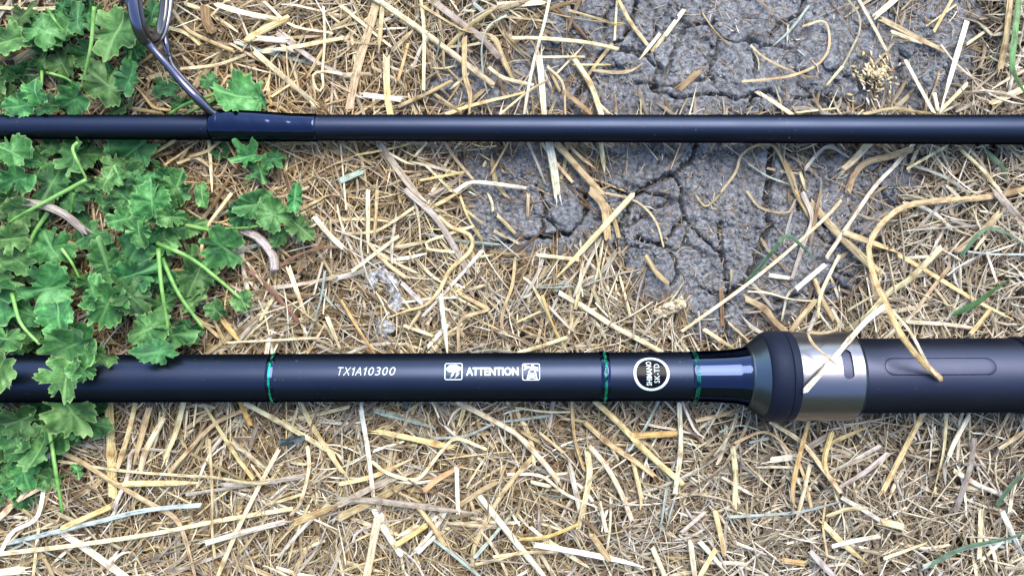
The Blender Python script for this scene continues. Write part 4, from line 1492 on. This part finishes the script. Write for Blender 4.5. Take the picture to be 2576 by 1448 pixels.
# ------------------------------------------------------------------ the litter nobody could count
def litter(n, len_rng, w_rng, nseg, ncross, pal, zlo, zhi, curl, seed, wdens=1.0, mind=0.0, soil_only=False, warm=True):
    g_ = np.random.default_rng(seed)
    px = np.empty(0); py = np.empty(0)
    while len(px) < n:
        x_ = g_.uniform(GX0 + 40, GX1 - 40, n); y_ = g_.uniform(GY0 + 40, GY1 - 40, n)
        d = lookup(DEN, x_, y_)
        outs = (x_ < -60) | (x_ > 2635) | (y_ < -60) | (y_ > 1508)
        pr_ = np.where(outs, 0.5, 1.0) * (np.where(d < 0.6, 1 - d, 0) if soil_only else np.clip(d, mind, 1) ** wdens)
        kp = g_.random(n) < pr_
        px = np.concatenate([px, x_[kp]]); py = np.concatenate([py, y_[kp]])
    px = px[:n]; py = py[:n]
    ln_ = np.exp(g_.uniform(np.log(len_rng[0]), np.log(len_rng[1]), n))
    wd = np.exp(g_.uniform(np.log(w_rng[0]), np.log(w_rng[1]), n)) * np.clip((ln_ / len_rng[1]) ** 0.2, 0.5, 1)
    th = g_.uniform(0, 2 * np.pi, n)
    fld = 2.2 * np.pi * vn(px / 170, py / 170, 301) + 0.8 * np.pi * vn(px / 60, py / 60, 302)
    th = np.where(g_.random(n) < 0.5, fld + g_.normal(0, 0.4, n) + np.pi * g_.integers(0, 2, n), th)
    # combed zone below the butt, left
    cz = (px > 260) & (px < 620) & (py > 1000) & (py < 1230)
    th = np.where(cz & (g_.random(n) < 0.55), np.pi / 2 + 0.35 + g_.normal(0, 0.3, n), th)
    kap = g_.normal(0, curl, n) / ln_
    kink = np.where(g_.random(n) < 0.18, g_.normal(0, 0.9, n), 0.0)
    kp_ = g_.integers(1, nseg, n)
    X = np.zeros((n, nseg + 1)); Y = np.zeros((n, nseg + 1)); TH = np.zeros((n, nseg + 1))
    ds = ln_ / nseg
    cx_ = px.copy(); cy_ = py.copy(); a = th.copy()
    X[:, 0] = cx_; Y[:, 0] = cy_; TH[:, 0] = a
    for i in range(1, nseg + 1):
        a = a + kap * ds + np.where(kp_ == i, kink, 0)
        cx_ = cx_ + ds * np.cos(a); cy_ = cy_ + ds * np.sin(a)
        X[:, i] = cx_; Y[:, i] = cy_; TH[:, i] = a
    X -= (X.mean(1) - px)[:, None]; Y -= (Y.mean(1) - py)[:, None]
    D_ = lookup(DENS, X, Y)
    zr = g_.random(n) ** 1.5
    z = lookup(blurZ, X, Y)
    zm = z.max(1, keepdims=True)
    z = z * 0.3 + zm * 0.7
    z = z + 0.25 + (zlo + (zhi - zlo) * zr)[:, None] * np.maximum(D_, 0.06)
    tl = g_.normal(0, 0.012, n) * ln_
    z = z + np.clip(tl, -1.6, 1.6)[:, None] * np.linspace(-1, 1, nseg + 1)[None, :] * np.maximum(D_, 0.15) + 0.0
    arch = g_.normal(0, 0.5, n)
    z = z + arch[:, None] * (1 - np.linspace(-1, 1, nseg + 1)[None, :] ** 2) * D_
    s = K * (1 - z / H)
    WX = (X - CX) * s; WY = -(Y - CY) * s
    tw = g_.normal(0, 0.45, n)
    prof = np.linspace(-1, 1, ncross)
    tap = np.ones((n, nseg + 1)); tap[:, 0] = g_.uniform(0.25, 1, n); tap[:, -1] = g_.uniform(0.15, 1, n)
    hw = (wd[:, None] * 0.5 * K) * tap
    nxv = np.sin(TH); nyv = np.cos(TH)          # side vector in world (y flipped)
    ct = np.cos(tw)[:, None, None]; stw = np.sin(tw)[:, None, None]
    side = prof[None, None, :] * hw[:, :, None]
    bulge = (1 - prof ** 2)[None, None, :] * hw[:, :, None] * g_.uniform(0.2, 0.9, n)[:, None, None]
    VX = WX[:, :, None] + nxv[:, :, None] * (side * ct - bulge * stw)
    VY = WY[:, :, None] + nyv[:, :, None] * (side * ct - bulge * stw)
    VZ = z[:, :, None] + side * stw + bulge * ct
    # ragged ends
    jag = g_.normal(0, 1, (n, 2, ncross)) * (wd * K * 0.5)[:, None, None]
    for e, q in ((0, 0), (nseg, 1)):
        VX[:, e, :] += np.cos(TH[:, e])[:, None] * jag[:, q]; VY[:, e, :] -= np.sin(TH[:, e])[:, None] * jag[:, q]
    V = np.stack([VX, VY, VZ], -1).reshape(-1, 3)
    per = (nseg + 1) * ncross
    fb = []
    for i in range(nseg):
        for j in range(ncross - 1):
            q = i * ncross + j
            fb.append((q, q + 1, q + ncross + 1, q + ncross))
    F = (np.array(fb)[None, :, :] + (np.arange(n) * per)[:, None, None]).reshape(-1, 4)
    keys = list(pal.keys()); pw = np.array([pal[k_] for k_ in keys], float)
    base = np.array([PAL[k_] for k_ in keys])
    wz = np.exp(-(((px - 640) / 420) ** 2 + ((py - 330) / 330) ** 2)) if warm else np.zeros(n)
    pick = g_.choice(len(keys), n, p=pw / pw.sum())
    cc = base[pick] * np.exp(g_.normal(-0.14, 0.2, n))[:, None]
    cc = cc * (1 + wz[:, None] * np.array([0.02, -0.13, -0.33]))
    gz = 0.25 + 0.75 * sstep(1100, 2000, px)
    lum = cc.mean(1, keepdims=True)
    cc = cc * (1 - 0.45 * gz[:, None]) + (lum * np.array([1.04, 1.0, 0.93])) * 0.45 * gz[:, None]
    # lower pieces browner with age, plus gap shade painted into their colour
    aged_shade = (1 - zr)[:, None] ** 0.7 * 1.0
    cc = cc * (1 - aged_shade * np.array([0.55, 0.66, 0.78]))
    C_ = np.ones((n, per, 4)); C_[:, :, :3] = np.clip(cc, 0, 0.85)[:, None, :]
    UV = np.zeros((n, nseg + 1, ncross, 3))
    UV[..., 0] = (np.linspace(0, 1, nseg + 1)[None, :] * (ln_ * K)[:, None])[:, :, None] + g_.uniform(0, 50, n)[:, None, None]
    UV[..., 1] = side
    UV[..., 2] = g_.uniform(0, 90, n)[:, None, None]
    return V, F, C_.reshape(-1, 4), UV.reshape(-1, 3)

def litter_obj(name, label, *a, extra=None, **kw):
    V, F, C_, UV = litter(*a, **kw)
    o = mesh_obj(name, V, F, M['straw'], attrs={'scol': ('FLOAT_COLOR', C_), 'suv': ('FLOAT_VECTOR', UV)})
    tag(o, label, 'litter', kind='stuff')
    return o
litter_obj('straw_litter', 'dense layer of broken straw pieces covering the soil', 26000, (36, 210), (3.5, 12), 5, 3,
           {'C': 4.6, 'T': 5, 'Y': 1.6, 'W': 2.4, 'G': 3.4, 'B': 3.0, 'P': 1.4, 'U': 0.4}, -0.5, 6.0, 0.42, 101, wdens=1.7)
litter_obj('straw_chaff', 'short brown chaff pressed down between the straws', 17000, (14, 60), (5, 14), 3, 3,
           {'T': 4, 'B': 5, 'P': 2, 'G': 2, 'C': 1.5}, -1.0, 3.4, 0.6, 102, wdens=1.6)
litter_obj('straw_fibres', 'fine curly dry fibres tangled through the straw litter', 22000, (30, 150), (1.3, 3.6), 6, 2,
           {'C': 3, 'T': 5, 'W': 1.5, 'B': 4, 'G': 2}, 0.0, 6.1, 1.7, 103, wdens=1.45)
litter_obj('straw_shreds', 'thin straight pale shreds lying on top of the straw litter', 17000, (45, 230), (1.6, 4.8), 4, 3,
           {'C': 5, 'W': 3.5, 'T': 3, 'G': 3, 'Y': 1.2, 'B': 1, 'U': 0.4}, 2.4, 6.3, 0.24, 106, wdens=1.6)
litter_obj('soil_slivers', 'tiny pale straw slivers scattered over the bare soil', 4800, (4, 34), (0.8, 3.2), 2, 2,
           {'W': 5, 'C': 4, 'G': 2}, 0.4, 0.8, 0.5, 104, soil_only=True, warm=False)
litter_obj('soil_fibres', 'thin dark rootlets and fibres lying on the bare soil', 1200, (20, 80), (0.9, 2.4), 6, 2,
           {'B': 5, 'T': 3, 'C': 2, 'P': 2}, 0.4, 1.2, 1.5, 105, soil_only=True, warm=False)
if restV:
    C_ = np.vstack(restC); UV = np.vstack(restU)
    o = mesh_obj('small_straws', np.vstack(restV), restF, M['straw'], attrs={'scol': ('FLOAT_COLOR', C_), 'suv': ('FLOAT_VECTOR', UV)})
    tag(o, 'the smallest loose straws scattered among the larger ones', 'litter', kind='stuff')

# ------------------------------------------------------------------ soil clods and crumbs
ico_v = []; ico_f = []
_bm = bmesh.new(); bmesh.ops.create_icosphere(_bm, subdivisions=3, radius=1.0)
ico_v = np.array([v_.co[:] for v_ in _bm.verts]); ico_f = [tuple(v_.index for v_ in f.verts) for f in _bm.faces]
_bm.free()
_bm = bmesh.new(); bmesh.ops.create_icosphere(_bm, subdivisions=1, radius=1.0)
ic1_v = np.array([v_.co[:] for v_ in _bm.verts]); ic1_f = np.array([tuple(v_.index for v_ in f.verts) for f in _bm.faces])
_bm.free()
def lump(name, px, py, rx, ry, rz, ang, mat, seed, amp=0.25, zoff=0.35, freq=1.7):
    v_ = ico_v.copy()
    d = fbm(v_[:, 0] * freq + seed, v_[:, 1] * freq + v_[:, 2] * 1.7 * freq, seed, 4) + 0.5 * fbm(v_[:, 2] * 3 * freq + seed, v_[:, 1] * 3 * freq - v_[:, 0] * 2, seed + 3, 3)
    v_ = v_ * (1 + amp * d)[:, None] * np.array([rx, ry, rz]) * K
    c, s = math.cos(ang), math.sin(ang)
    v_ = np.stack([v_[:, 0] * c - v_[:, 1] * s, v_[:, 0] * s + v_[:, 1] * c, v_[:, 2]], -1)
    z0 = float(ground_at(px, py)) + rz * K * zoff
    v_ = v_ + np.array(P(px, py, z0))
    at_ = {'duff_shade': ('FLOAT', np.zeros(len(v_)))} if mat == 'soil' else None
    return mesh_obj(name, v_, ico_f, M[mat], attrs=at_)
CL = [(2092, 160, 19, 'round soil clod beside the purple grass stem'), (2280, 128, 17, 'pale round soil clod above the pale chaff tuft'), (2022, 211, 14, 'flat soil clod under the curled tan straw'),
      (2045, 205, 10, None), (2130, 178, 15, None), (2145, 232, 14, None), (2105, 195, 12, None), (2515, 142, 18, 'dark soil clod at the upper right behind straw'), (2495, 85, 22, 'large soil clod near the top right corner'),
      (2060, 225, 10, None), (1475, 60, 26, 'large dark soil clod at the top between straws'), (1385, 55, 22, None), (1400, 95, 18, None), (1545, 40, 24, None), (1560, 150, 17, None), (1345, 480, 11, 'small round pebble-like clod at the soil hollow'),
      (1425, 540, 40, 'broad heart-shaped soil lump left of the forked crack'), (1885, 1050, 24, 'dark soil clod below the cone of the thick rod'), (1935, 262, 24, None), (1180, 815, 10, None), (1545, 800, 13, 'grey clod left of the lumpy seed head'), (2010, 170, 12, None), (1985, 150, 9, None), (2180, 250, 12, None), (2030, 490, 16, None), (2095, 440, 12, None), (2060, 460, 10, None)]
its = []
for i, (px, py, r, lab) in enumerate(CL):
    o = lump('soil_clod', px, py, r, r * rnd.uniform(0.75, 1.0), r * rnd.uniform(0.4, 0.7) * (0.45 if r > 20 else 1.0), rnd.uniform(0, 6), 'soil', 300 + i, 0.45)
    if lab: tag(o, lab, 'soil clod', 'loose soil clods')
    else:
        l0, mid = describe([(px - 1, py), (px + 1, py)], 10, 'grey')
        l0 = ('small' if r < 14 else 'mid-sized') + ' grey soil clod ' + l0.split(', ')[1]
        its.append((o, l0, mid))
finish_labels(its, 'loose soil clods', 'soil clod')
n = 2600
cx_ = rng.uniform(1000, 2500, n * 6); cy_ = rng.uniform(-100, 1000, n * 6)
wgt = (1 - lookup(DEN, cx_, cy_)) * (0.10 + sstep(0.46, 0.7, vn(cx_ / 90, cy_ / 90, 131)))
kp = rng.random(n * 6) < wgt * 0.8
cx_ = cx_[kp][:n]; cy_ = cy_[kp][:n]; n = len(cx_)
r = np.exp(rng.uniform(np.log(1.6), np.log(7.5), n))
vv = ic1_v[None] * (1 + 0.35 * (rng.random((n, len(ic1_v), 1)) - 0.5)) * r[:, None, None] * K * np.array([1, 1, 0.7])
zz = lookup(GZ, cx_, cy_) + r * K * 0.3
s = K * (1 - zz / H)
vv = vv + np.stack([(cx_ - CX) * s, -(cy_ - CY) * s, zz], -1)[:, None, :]
ff = (ic1_f[None] + (np.arange(n) * len(ic1_v))[:, None, None]).reshape(-1, 3)
o = mesh_obj('soil_crumbs', vv.reshape(-1, 3), ff, M['soil'], attrs={'duff_shade': ('FLOAT', np.zeros(n * len(ic1_v)))})
tag(o, 'fine soil crumbs scattered over the cracked ground', 'soil', kind='stuff')

# ------------------------------------------------------------------ droppings, seed head, fluff, twigs
def crust_tube(name, pts, rad, lab, cat, mat='crust', amp=0.5, seed=1, z0=None):
    C2, _ = catmull(pts, 40)
    z = ground_at(C2[:, 0], C2[:, 1]) + 6.0 * lookup(DENS, C2[:, 0], C2[:, 1]) + rad * K * -0.25 if z0 is None else np.full(40, z0)
    z = np.full(40, z.mean())
    W = np.array([P(a[0], a[1], q) for a, q in zip(C2, z)])
    t_ = np.linspace(0, 1, 40)
    rr = rad * K * np.clip(np.minimum(t_, 1 - t_) * 9 + 0.25, 0, 1) ** 0.5
    V, F, uv = tube(W, rr, 0.55, 20)
    cen = np.repeat(W, 20, axis=0)
    dd = V - cen
    nn = fbm(V[:, 0] * 0.9 + seed, V[:, 1] * 0.9 + V[:, 2], seed, 4)
    V = cen + dd * (1 + amp * 2 * nn)[:, None]
    o = mesh_obj(name, V, F, M[mat], attrs={'duff_shade': ('FLOAT', np.zeros(len(V)))} if mat == 'soil' else None)
    return tag(o, lab, cat)
g11 = lambda x_, y_: (858.3 + x_ / 3, 482.8 + y_ / 3)
crust_tube('dropping', [g11(*p) for p in ((235, 735), (228, 670), (265, 625), (325, 625), (385, 690), (412, 780), (405, 850), (375, 895), (330, 905))], 15, 'grey and white crusty hook-shaped dropping in the straw', 'dropping', seed=3)
crust_tube('dropping', [g11(*p) for p in ((270, 980), (330, 1000), (330, 1050), (300, 1085))], 17, 'smaller pale crusty dropping below the hook-shaped one', 'dropping', seed=5)
o = lump('fluff', 1327, 741, 15, 10, 8, 0.6, 'crust', 77, 0.6, 1.8, 2.6)
tag(o, 'tiny white tuft of fluff in the middle of the straw', 'fluff')
# lumpy seed head
m, t, b = newmat('seed_head')
tc = N(t, 'ShaderNodeTexCoord')
n1 = noise(t, tc.outputs['Object'], 900, 4, 0.7)
L(t, ramp(t, n1, [(0.3, (0.16, 0.11, 0.06)), (0.5, (0.42, 0.33, 0.20)), (0.7, (0.66, 0.56, 0.38))]), b.inputs['Base Color'])
b.inputs['Roughness'].default_value = 0.8
M['seed'] = m
sh = empty('seed_head', P(1690, 775, 4))
tag(sh, 'lumpy tan seed head lying on the soil left of the round emblem', 'seed head')
sh.location = (0, 0, 0)
core = crust_tube('core', [(1648, 792), (1680, 778), (1722, 758)], 15, None, None, 'seed', 0.25, 9, 4.2)
core.parent = sh
for i in range(34):
    f = rnd.random(); a = rnd.uniform(-1.3, 1.3)
    cx0, cy0 = 1648 + 74 * f + 11 * math.sin(a) * 0.4, 792 - 34 * f + 13 * math.sin(a)
    zz = 4.2 + 1.7 * math.cos(a)
    p = np.array(P(cx0, cy0, zz))
    v_ = ic1_v * np.array([0.9, 0.5, 0.4]) * rnd.uniform(0.6, 1.0)
    an = rnd.uniform(-0.5, 0.9); c, s = math.cos(an), math.sin(an)
    v_ = np.stack([v_[:, 0] * c - v_[:, 1] * s, v_[:, 0] * s + v_[:, 1] * c, v_[:, 2]], -1) + p
    mesh_obj('scale', v_, ic1_f, M['seed'], sh)
# chaff tuft
tv = []; tf = []; tu = []; tcol = []; off = 0
for i in range(190):
    a0 = rnd.uniform(0, 6.28); rr_ = abs(rnd.gauss(0, 28))
    cx0, cy0 = 2203 + rr_ * math.cos(a0) * 1.15, 188 + rr_ * math.sin(a0)
    an = rnd.uniform(0, 6.28); l_ = rnd.uniform(8, 26)
    q = [(cx0 - l_ / 2 * math.cos(an), cy0 - l_ / 2 * math.sin(an)), (cx0 + 2, cy0 + 2), (cx0 + l_ / 2 * math.cos(an), cy0 + l_ / 2 * math.sin(an))]
    zq = 1.0 + 3.0 * math.exp(-(rr_ / 30) ** 2) * rnd.random()
    V, F, UV, C_ = straw_geom(q, rnd.uniform(3, 8), rnd.choice('WCCCYTTB'), zs=[zq, zq + 0.6, zq], flat=0.35, taper=3, seed=1200 + i, sides=6)
    tv.append(V); tf += [tuple(z_ + off for z_ in f) for f in F]; tu.append(UV); tcol.append(C_); off += len(V)
o = mesh_obj('chaff_tuft', np.vstack(tv), tf, M['straw'], attrs={'scol': ('FLOAT_COLOR', np.vstack(tcol)), 'suv': ('FLOAT_VECTOR', np.vstack(tu))})
tag(o, 'pale tuft of seed chaff on the soil at the upper right', 'chaff tuft')
for i, (pts, w_, c, zs_, lab) in enumerate([
    ([(40, 506), (85, 512), (127, 523), (167, 543), (209, 578)], 21, 'P', [9, 12, 13.5, 12, 10], 'broken grey-brown twig among the green leaves at left'),
    ([(600, 575), (640, 592), (667, 616), (687, 645), (690, 676)], 22, 'G', [4, 6, 7.5, 7.5, 6.5], 'pale frayed twig end beside the grey-green leaf strip'),
    ([(516, 30), (520, 55), (532, 82)], 26, 'R', [4.5, 5.5, 5.5], 'dark red-brown bark stub right of the ring guide')]):
    o = straw_obj('twig', pts, w_, c.replace('R', 'B'), zs=zs_, flat=0.7, taper=0, seed=1300 + i)
    tag(o, lab, 'twig')

# ------------------------------------------------------------------ green weeds
def leaf_mesh(seed, size, kind):
    """leaf outline with lobes, teeth and bites; unit leaf, petiole at x = -0.85"""
    r_ = random.Random(seed)
    na, nr = 96, 5
    th = np.linspace(-math.pi, math.pi, na, endpoint=False)
    if kind == 'star':
        base = 0.72 + 0.22 * np.cos(5 * th) + 0.05 * np.cos(10 * th)
    elif kind == 'long':
        base = 0.42 / np.sqrt((0.42 * np.cos(th)) ** 2 + np.sin(th) ** 2)
    else:
        el = r_.uniform(0.62, 1.0)
        base = el / np.sqrt((el * np.cos(th)) ** 2 + np.sin(th) ** 2) * (0.98 + 0.035 * np.cos(5 * th + r_.uniform(-1, 1)) + 0.06 * np.cos(3 * th + r_.uniform(-0.6, 0.6)) + 0.05 * np.cos(2 * th + r_.uniform(0, 6)))
    nt_ = r_.randint(17, 26)
    saw = ((th / (2 * math.pi) * nt_ + r_.random()) % 1.0)
    base = base * (1 - 0.17 * saw * (0.6 + 0.4 * np.cos(th / 2)))
    base = base + np.array([r_.gauss(0, 0.018) for _ in range(na)])
    for _ in range(r_.randint(2, 6)):
        c0, wd_, dp = r_.uniform(-2.6, 2.6), r_.uniform(0.06, 0.22), r_.uniform(0.12, 0.5)
        d = (th - c0 + math.pi) % (2 * math.pi) - math.pi
        base = base * (1 - dp * np.exp(-(d / wd_) ** 4))
    notch = np.exp(-((np.abs(th) - math.pi) / 0.22) ** 2)
    base = base * (1 - 0.25 * notch)
    rr = np.array([0.02, 0.3, 0.58, 0.82, 0.97])
    X = base[None, :] * rr[:, None] * np.cos(th)[None, :]; Y = base[None, :] * rr[:, None] * np.sin(th)[None, :]
    fold = r_.uniform(0.05, 0.7); curlx = r_.uniform(-0.35, 0.15); cup = r_.uniform(-0.15, 0.2)
    Zl = fold * np.sqrt(Y ** 2 + 0.01) + curlx * X ** 2 + cup * (X ** 2 + Y ** 2)
    Zl = Zl + 0.13 * np.sin(5 * th + r_.uniform(0, 6))[None, :] * rr[:, None] ** 2 + 0.09 * np.sin(11 * th + r_.uniform(0, 6))[None, :] * rr[:, None] ** 3
    Zl = Zl + 0.10 * fbm(X * 2 + seed, Y * 2, seed, 3)
    V = np.stack([X, Y, Zl], -1).reshape(-1, 3)
    F = []
    for i in range(nr - 1):
        for j in range(na):
            F.append((i * na + j, (i + 1) * na + j, (i + 1) * na + (j + 1) % na, i * na + (j + 1) % na))
    F.append(tuple(range(na)))
    luv = V.copy(); luv[:, 2] = seed * 1.3 % 40
    lsh = np.ones((len(V), 4)); lsh[:, 0] = np.repeat(rr, na) / 0.97
    lsh[:, 1] = r_.random(); lsh[:, 2] = r_.random()
    return V * size, F, luv, lsh

def leaf(root, px, py, r, ang, z, seed, kind='leaf', pitch=None, roll=None, val=None, mat='leaf', name='leaf'):
    r_ = random.Random(seed * 7 + 1)
    V, F, luv, lsh = leaf_mesh(seed, r * r_.uniform(0.95, 1.28) * K, kind)
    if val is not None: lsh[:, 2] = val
    p = pitch if pitch is not None else r_.uniform(-0.45, 0.45)
    q = roll if roll is not None else r_.uniform(-0.5, 0.5)
    Rm = np.array((Matrix.Rotation(math.radians(ang), 3, 'Z') @ Matrix.Rotation(p, 3, 'Y') @ Matrix.Rotation(q, 3, 'X')))
    V = V @ Rm.T
    V = V + np.array(P(px, py, z))
    return mesh_obj(name, V, F, M[mat], root, attrs={'luv': ('FLOAT_VECTOR', luv), 'lsh': ('FLOAT_COLOR', lsh)})

def stem(root, pts, zs_, rad):
    C2, _ = catmull(pts, 20)
    z = np.interp(np.linspace(0, 1, 20), np.linspace(0, 1, len(zs_)), zs_)
    W = np.array([P(a[0], a[1], q) for a, q in zip(C2, z)])
    V, F, uv = tube(W, np.linspace(0.95, 0.6, 20) * rad * K, 0.9, 8)
    return mesh_obj('stem', V, F, M['stem'], root)

def plant(label, leaves, stems, fill=(), seed0=0):
    root = empty('weed_plant')
    tag(root, label, 'weed', 'green weeds')
    for i, (px, py, r, ang, z, *kw) in enumerate(leaves):
        k_ = kw[0] if kw else 'leaf'; v_ = kw[1] if len(kw) > 1 else None
        leaf(root, px, py, r, ang, z, seed0 + i, k_, val=v_)
    for pts, zs_, rad in stems: stem(root, pts, zs_, rad)
    r_ = random.Random(seed0)
    for i, (poly, n_, r0, r1, z0, z1) in enumerate(fill):
        c = 0
        while c < n_:
            x_ = r_.uniform(min(p[0] for p in poly), max(p[0] for p in poly)); y_ = r_.uniform(min(p[1] for p in poly), max(p[1] for p in poly))
            if inpoly(np.array([x_]), np.array([y_]), poly)[0]:
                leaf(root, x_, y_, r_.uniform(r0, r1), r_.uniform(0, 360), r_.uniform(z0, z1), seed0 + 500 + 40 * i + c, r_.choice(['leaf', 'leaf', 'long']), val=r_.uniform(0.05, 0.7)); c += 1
    return root
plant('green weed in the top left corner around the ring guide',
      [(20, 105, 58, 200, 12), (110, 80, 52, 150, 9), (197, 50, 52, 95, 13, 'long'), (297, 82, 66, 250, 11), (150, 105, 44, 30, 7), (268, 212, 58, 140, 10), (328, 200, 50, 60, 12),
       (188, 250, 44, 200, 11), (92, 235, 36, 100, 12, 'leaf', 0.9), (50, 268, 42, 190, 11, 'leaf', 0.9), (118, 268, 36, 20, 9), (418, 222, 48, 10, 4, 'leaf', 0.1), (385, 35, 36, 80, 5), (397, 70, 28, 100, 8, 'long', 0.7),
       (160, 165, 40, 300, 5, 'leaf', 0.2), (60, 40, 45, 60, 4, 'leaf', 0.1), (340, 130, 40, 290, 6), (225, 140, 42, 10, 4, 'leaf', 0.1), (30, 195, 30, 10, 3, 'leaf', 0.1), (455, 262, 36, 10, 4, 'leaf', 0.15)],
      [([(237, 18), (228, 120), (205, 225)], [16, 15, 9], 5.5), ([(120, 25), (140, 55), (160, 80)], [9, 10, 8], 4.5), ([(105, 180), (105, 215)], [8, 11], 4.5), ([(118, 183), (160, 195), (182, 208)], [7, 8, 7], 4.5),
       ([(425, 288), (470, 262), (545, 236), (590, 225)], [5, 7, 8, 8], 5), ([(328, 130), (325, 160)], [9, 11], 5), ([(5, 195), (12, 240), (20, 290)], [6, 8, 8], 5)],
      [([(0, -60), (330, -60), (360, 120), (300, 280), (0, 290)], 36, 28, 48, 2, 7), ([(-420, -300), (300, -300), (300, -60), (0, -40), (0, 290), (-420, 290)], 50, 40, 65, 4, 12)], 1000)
plant('pale folded weed leaf behind the glossy guide wrap', [(600, 243, 62, 175, 8, 'leaf', 0.95), (658, 248, 34, 300, 7, 'long', 0.5), (530, 205, 26, 60, 4), (560, 255, 30, 200, 4, 'leaf', 0.2)], [([(560, 236), (520, 262), (470, 285)], [7, 6, 6], 4.5)], (), 1100)
plant('small star-leaved green sprig below the glossy guide wrap', [(625, 395, 46, 200, 8, 'star', 0.8), (655, 428, 42, 290, 7, 'star', 0.55), (690, 402, 36, 20, 6, 'star', 0.4), (560, 372, 36, 100, 4, 'leaf', 0.2)], [([(650, 412), (630, 450), (600, 480)], [6, 4, 2.5], 3.5)], (), 1150)
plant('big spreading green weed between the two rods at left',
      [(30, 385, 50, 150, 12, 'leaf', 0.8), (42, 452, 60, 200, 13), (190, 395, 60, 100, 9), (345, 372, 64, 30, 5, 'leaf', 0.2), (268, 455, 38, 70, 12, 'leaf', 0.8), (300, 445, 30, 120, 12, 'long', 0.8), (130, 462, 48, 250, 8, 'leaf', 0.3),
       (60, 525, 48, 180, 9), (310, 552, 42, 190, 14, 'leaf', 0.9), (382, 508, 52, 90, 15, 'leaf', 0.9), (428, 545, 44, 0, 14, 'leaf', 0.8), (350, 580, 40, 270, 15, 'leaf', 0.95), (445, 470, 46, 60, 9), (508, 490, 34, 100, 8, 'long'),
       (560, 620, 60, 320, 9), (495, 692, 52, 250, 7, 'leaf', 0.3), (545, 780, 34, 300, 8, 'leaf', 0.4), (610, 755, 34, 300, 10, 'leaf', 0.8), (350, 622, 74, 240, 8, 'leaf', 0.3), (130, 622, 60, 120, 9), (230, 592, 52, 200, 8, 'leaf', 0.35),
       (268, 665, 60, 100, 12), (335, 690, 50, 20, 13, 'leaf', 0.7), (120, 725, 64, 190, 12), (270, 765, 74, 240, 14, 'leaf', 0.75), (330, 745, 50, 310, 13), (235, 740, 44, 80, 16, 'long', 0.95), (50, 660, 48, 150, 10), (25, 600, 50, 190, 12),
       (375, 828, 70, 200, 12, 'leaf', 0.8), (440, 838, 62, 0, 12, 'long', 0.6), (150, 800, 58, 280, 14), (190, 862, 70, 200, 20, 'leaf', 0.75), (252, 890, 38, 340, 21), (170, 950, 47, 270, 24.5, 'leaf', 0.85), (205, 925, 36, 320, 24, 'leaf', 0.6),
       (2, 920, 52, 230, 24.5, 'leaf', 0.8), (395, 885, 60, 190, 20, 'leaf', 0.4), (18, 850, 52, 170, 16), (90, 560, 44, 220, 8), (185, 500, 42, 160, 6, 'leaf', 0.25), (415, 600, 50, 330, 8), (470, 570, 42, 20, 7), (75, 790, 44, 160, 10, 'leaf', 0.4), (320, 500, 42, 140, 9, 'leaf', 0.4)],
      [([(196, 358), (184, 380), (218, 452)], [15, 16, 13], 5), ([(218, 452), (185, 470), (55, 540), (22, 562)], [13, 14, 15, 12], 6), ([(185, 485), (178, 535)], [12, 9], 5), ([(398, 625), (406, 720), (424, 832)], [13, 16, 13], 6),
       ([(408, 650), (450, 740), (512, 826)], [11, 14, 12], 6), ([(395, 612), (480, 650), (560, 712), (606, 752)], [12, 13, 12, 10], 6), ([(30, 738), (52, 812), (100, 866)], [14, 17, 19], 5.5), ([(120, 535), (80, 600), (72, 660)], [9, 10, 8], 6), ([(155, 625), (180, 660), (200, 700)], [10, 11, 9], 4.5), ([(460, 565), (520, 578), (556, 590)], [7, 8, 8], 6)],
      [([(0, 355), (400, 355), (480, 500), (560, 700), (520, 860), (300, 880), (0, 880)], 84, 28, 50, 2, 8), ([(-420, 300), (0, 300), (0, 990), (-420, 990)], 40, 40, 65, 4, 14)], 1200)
plant('ragged green sprig sprawling right over the brown straw between the rods', [(640, 515, 60, 190, 9, 'leaf', 0.5), (690, 540, 46, 340, 10), (740, 500, 40, 80, 11, 'long'), (755, 572, 44, 320, 8, 'leaf', 0.4), (610, 540, 48, 200, 7, 'leaf', 0.3), (700, 600, 32, 250, 6, 'leaf', 0.2)],
      [([(720, 545), (640, 570), (560, 575)], [8, 8, 6], 4.5)], (), 1400)
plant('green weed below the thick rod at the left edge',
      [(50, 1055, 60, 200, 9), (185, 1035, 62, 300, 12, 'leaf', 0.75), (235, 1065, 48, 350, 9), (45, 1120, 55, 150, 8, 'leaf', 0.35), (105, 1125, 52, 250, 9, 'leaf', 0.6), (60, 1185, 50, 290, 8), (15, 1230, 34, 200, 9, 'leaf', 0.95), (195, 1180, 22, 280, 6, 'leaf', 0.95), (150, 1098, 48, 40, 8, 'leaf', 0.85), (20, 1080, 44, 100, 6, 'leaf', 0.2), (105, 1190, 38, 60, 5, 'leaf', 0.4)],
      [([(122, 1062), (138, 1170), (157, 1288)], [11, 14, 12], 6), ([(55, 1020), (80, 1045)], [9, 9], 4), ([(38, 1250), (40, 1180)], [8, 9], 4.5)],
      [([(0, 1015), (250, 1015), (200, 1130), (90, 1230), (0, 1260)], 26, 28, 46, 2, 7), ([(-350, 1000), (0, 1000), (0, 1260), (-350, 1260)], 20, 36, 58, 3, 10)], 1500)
cl = leaf(None, 732, 1106, 36, 15, 8.5, 1700, 'long', pitch=0.1, roll=0.5, val=0.35, mat='darkleaf', name='withered_leaf')
tag(cl, 'small dark grey-green curled leaf on the straw below the thick rod', 'leaf')
cl = leaf(None, 1022, 1016, 14, 60, 8.5, 1701, 'leaf', val=0.5, mat='darkleaf', name='withered_leaf')
tag(cl, 'tiny grey-green leaf scrap touching the lower side of the thick rod', 'leaf')
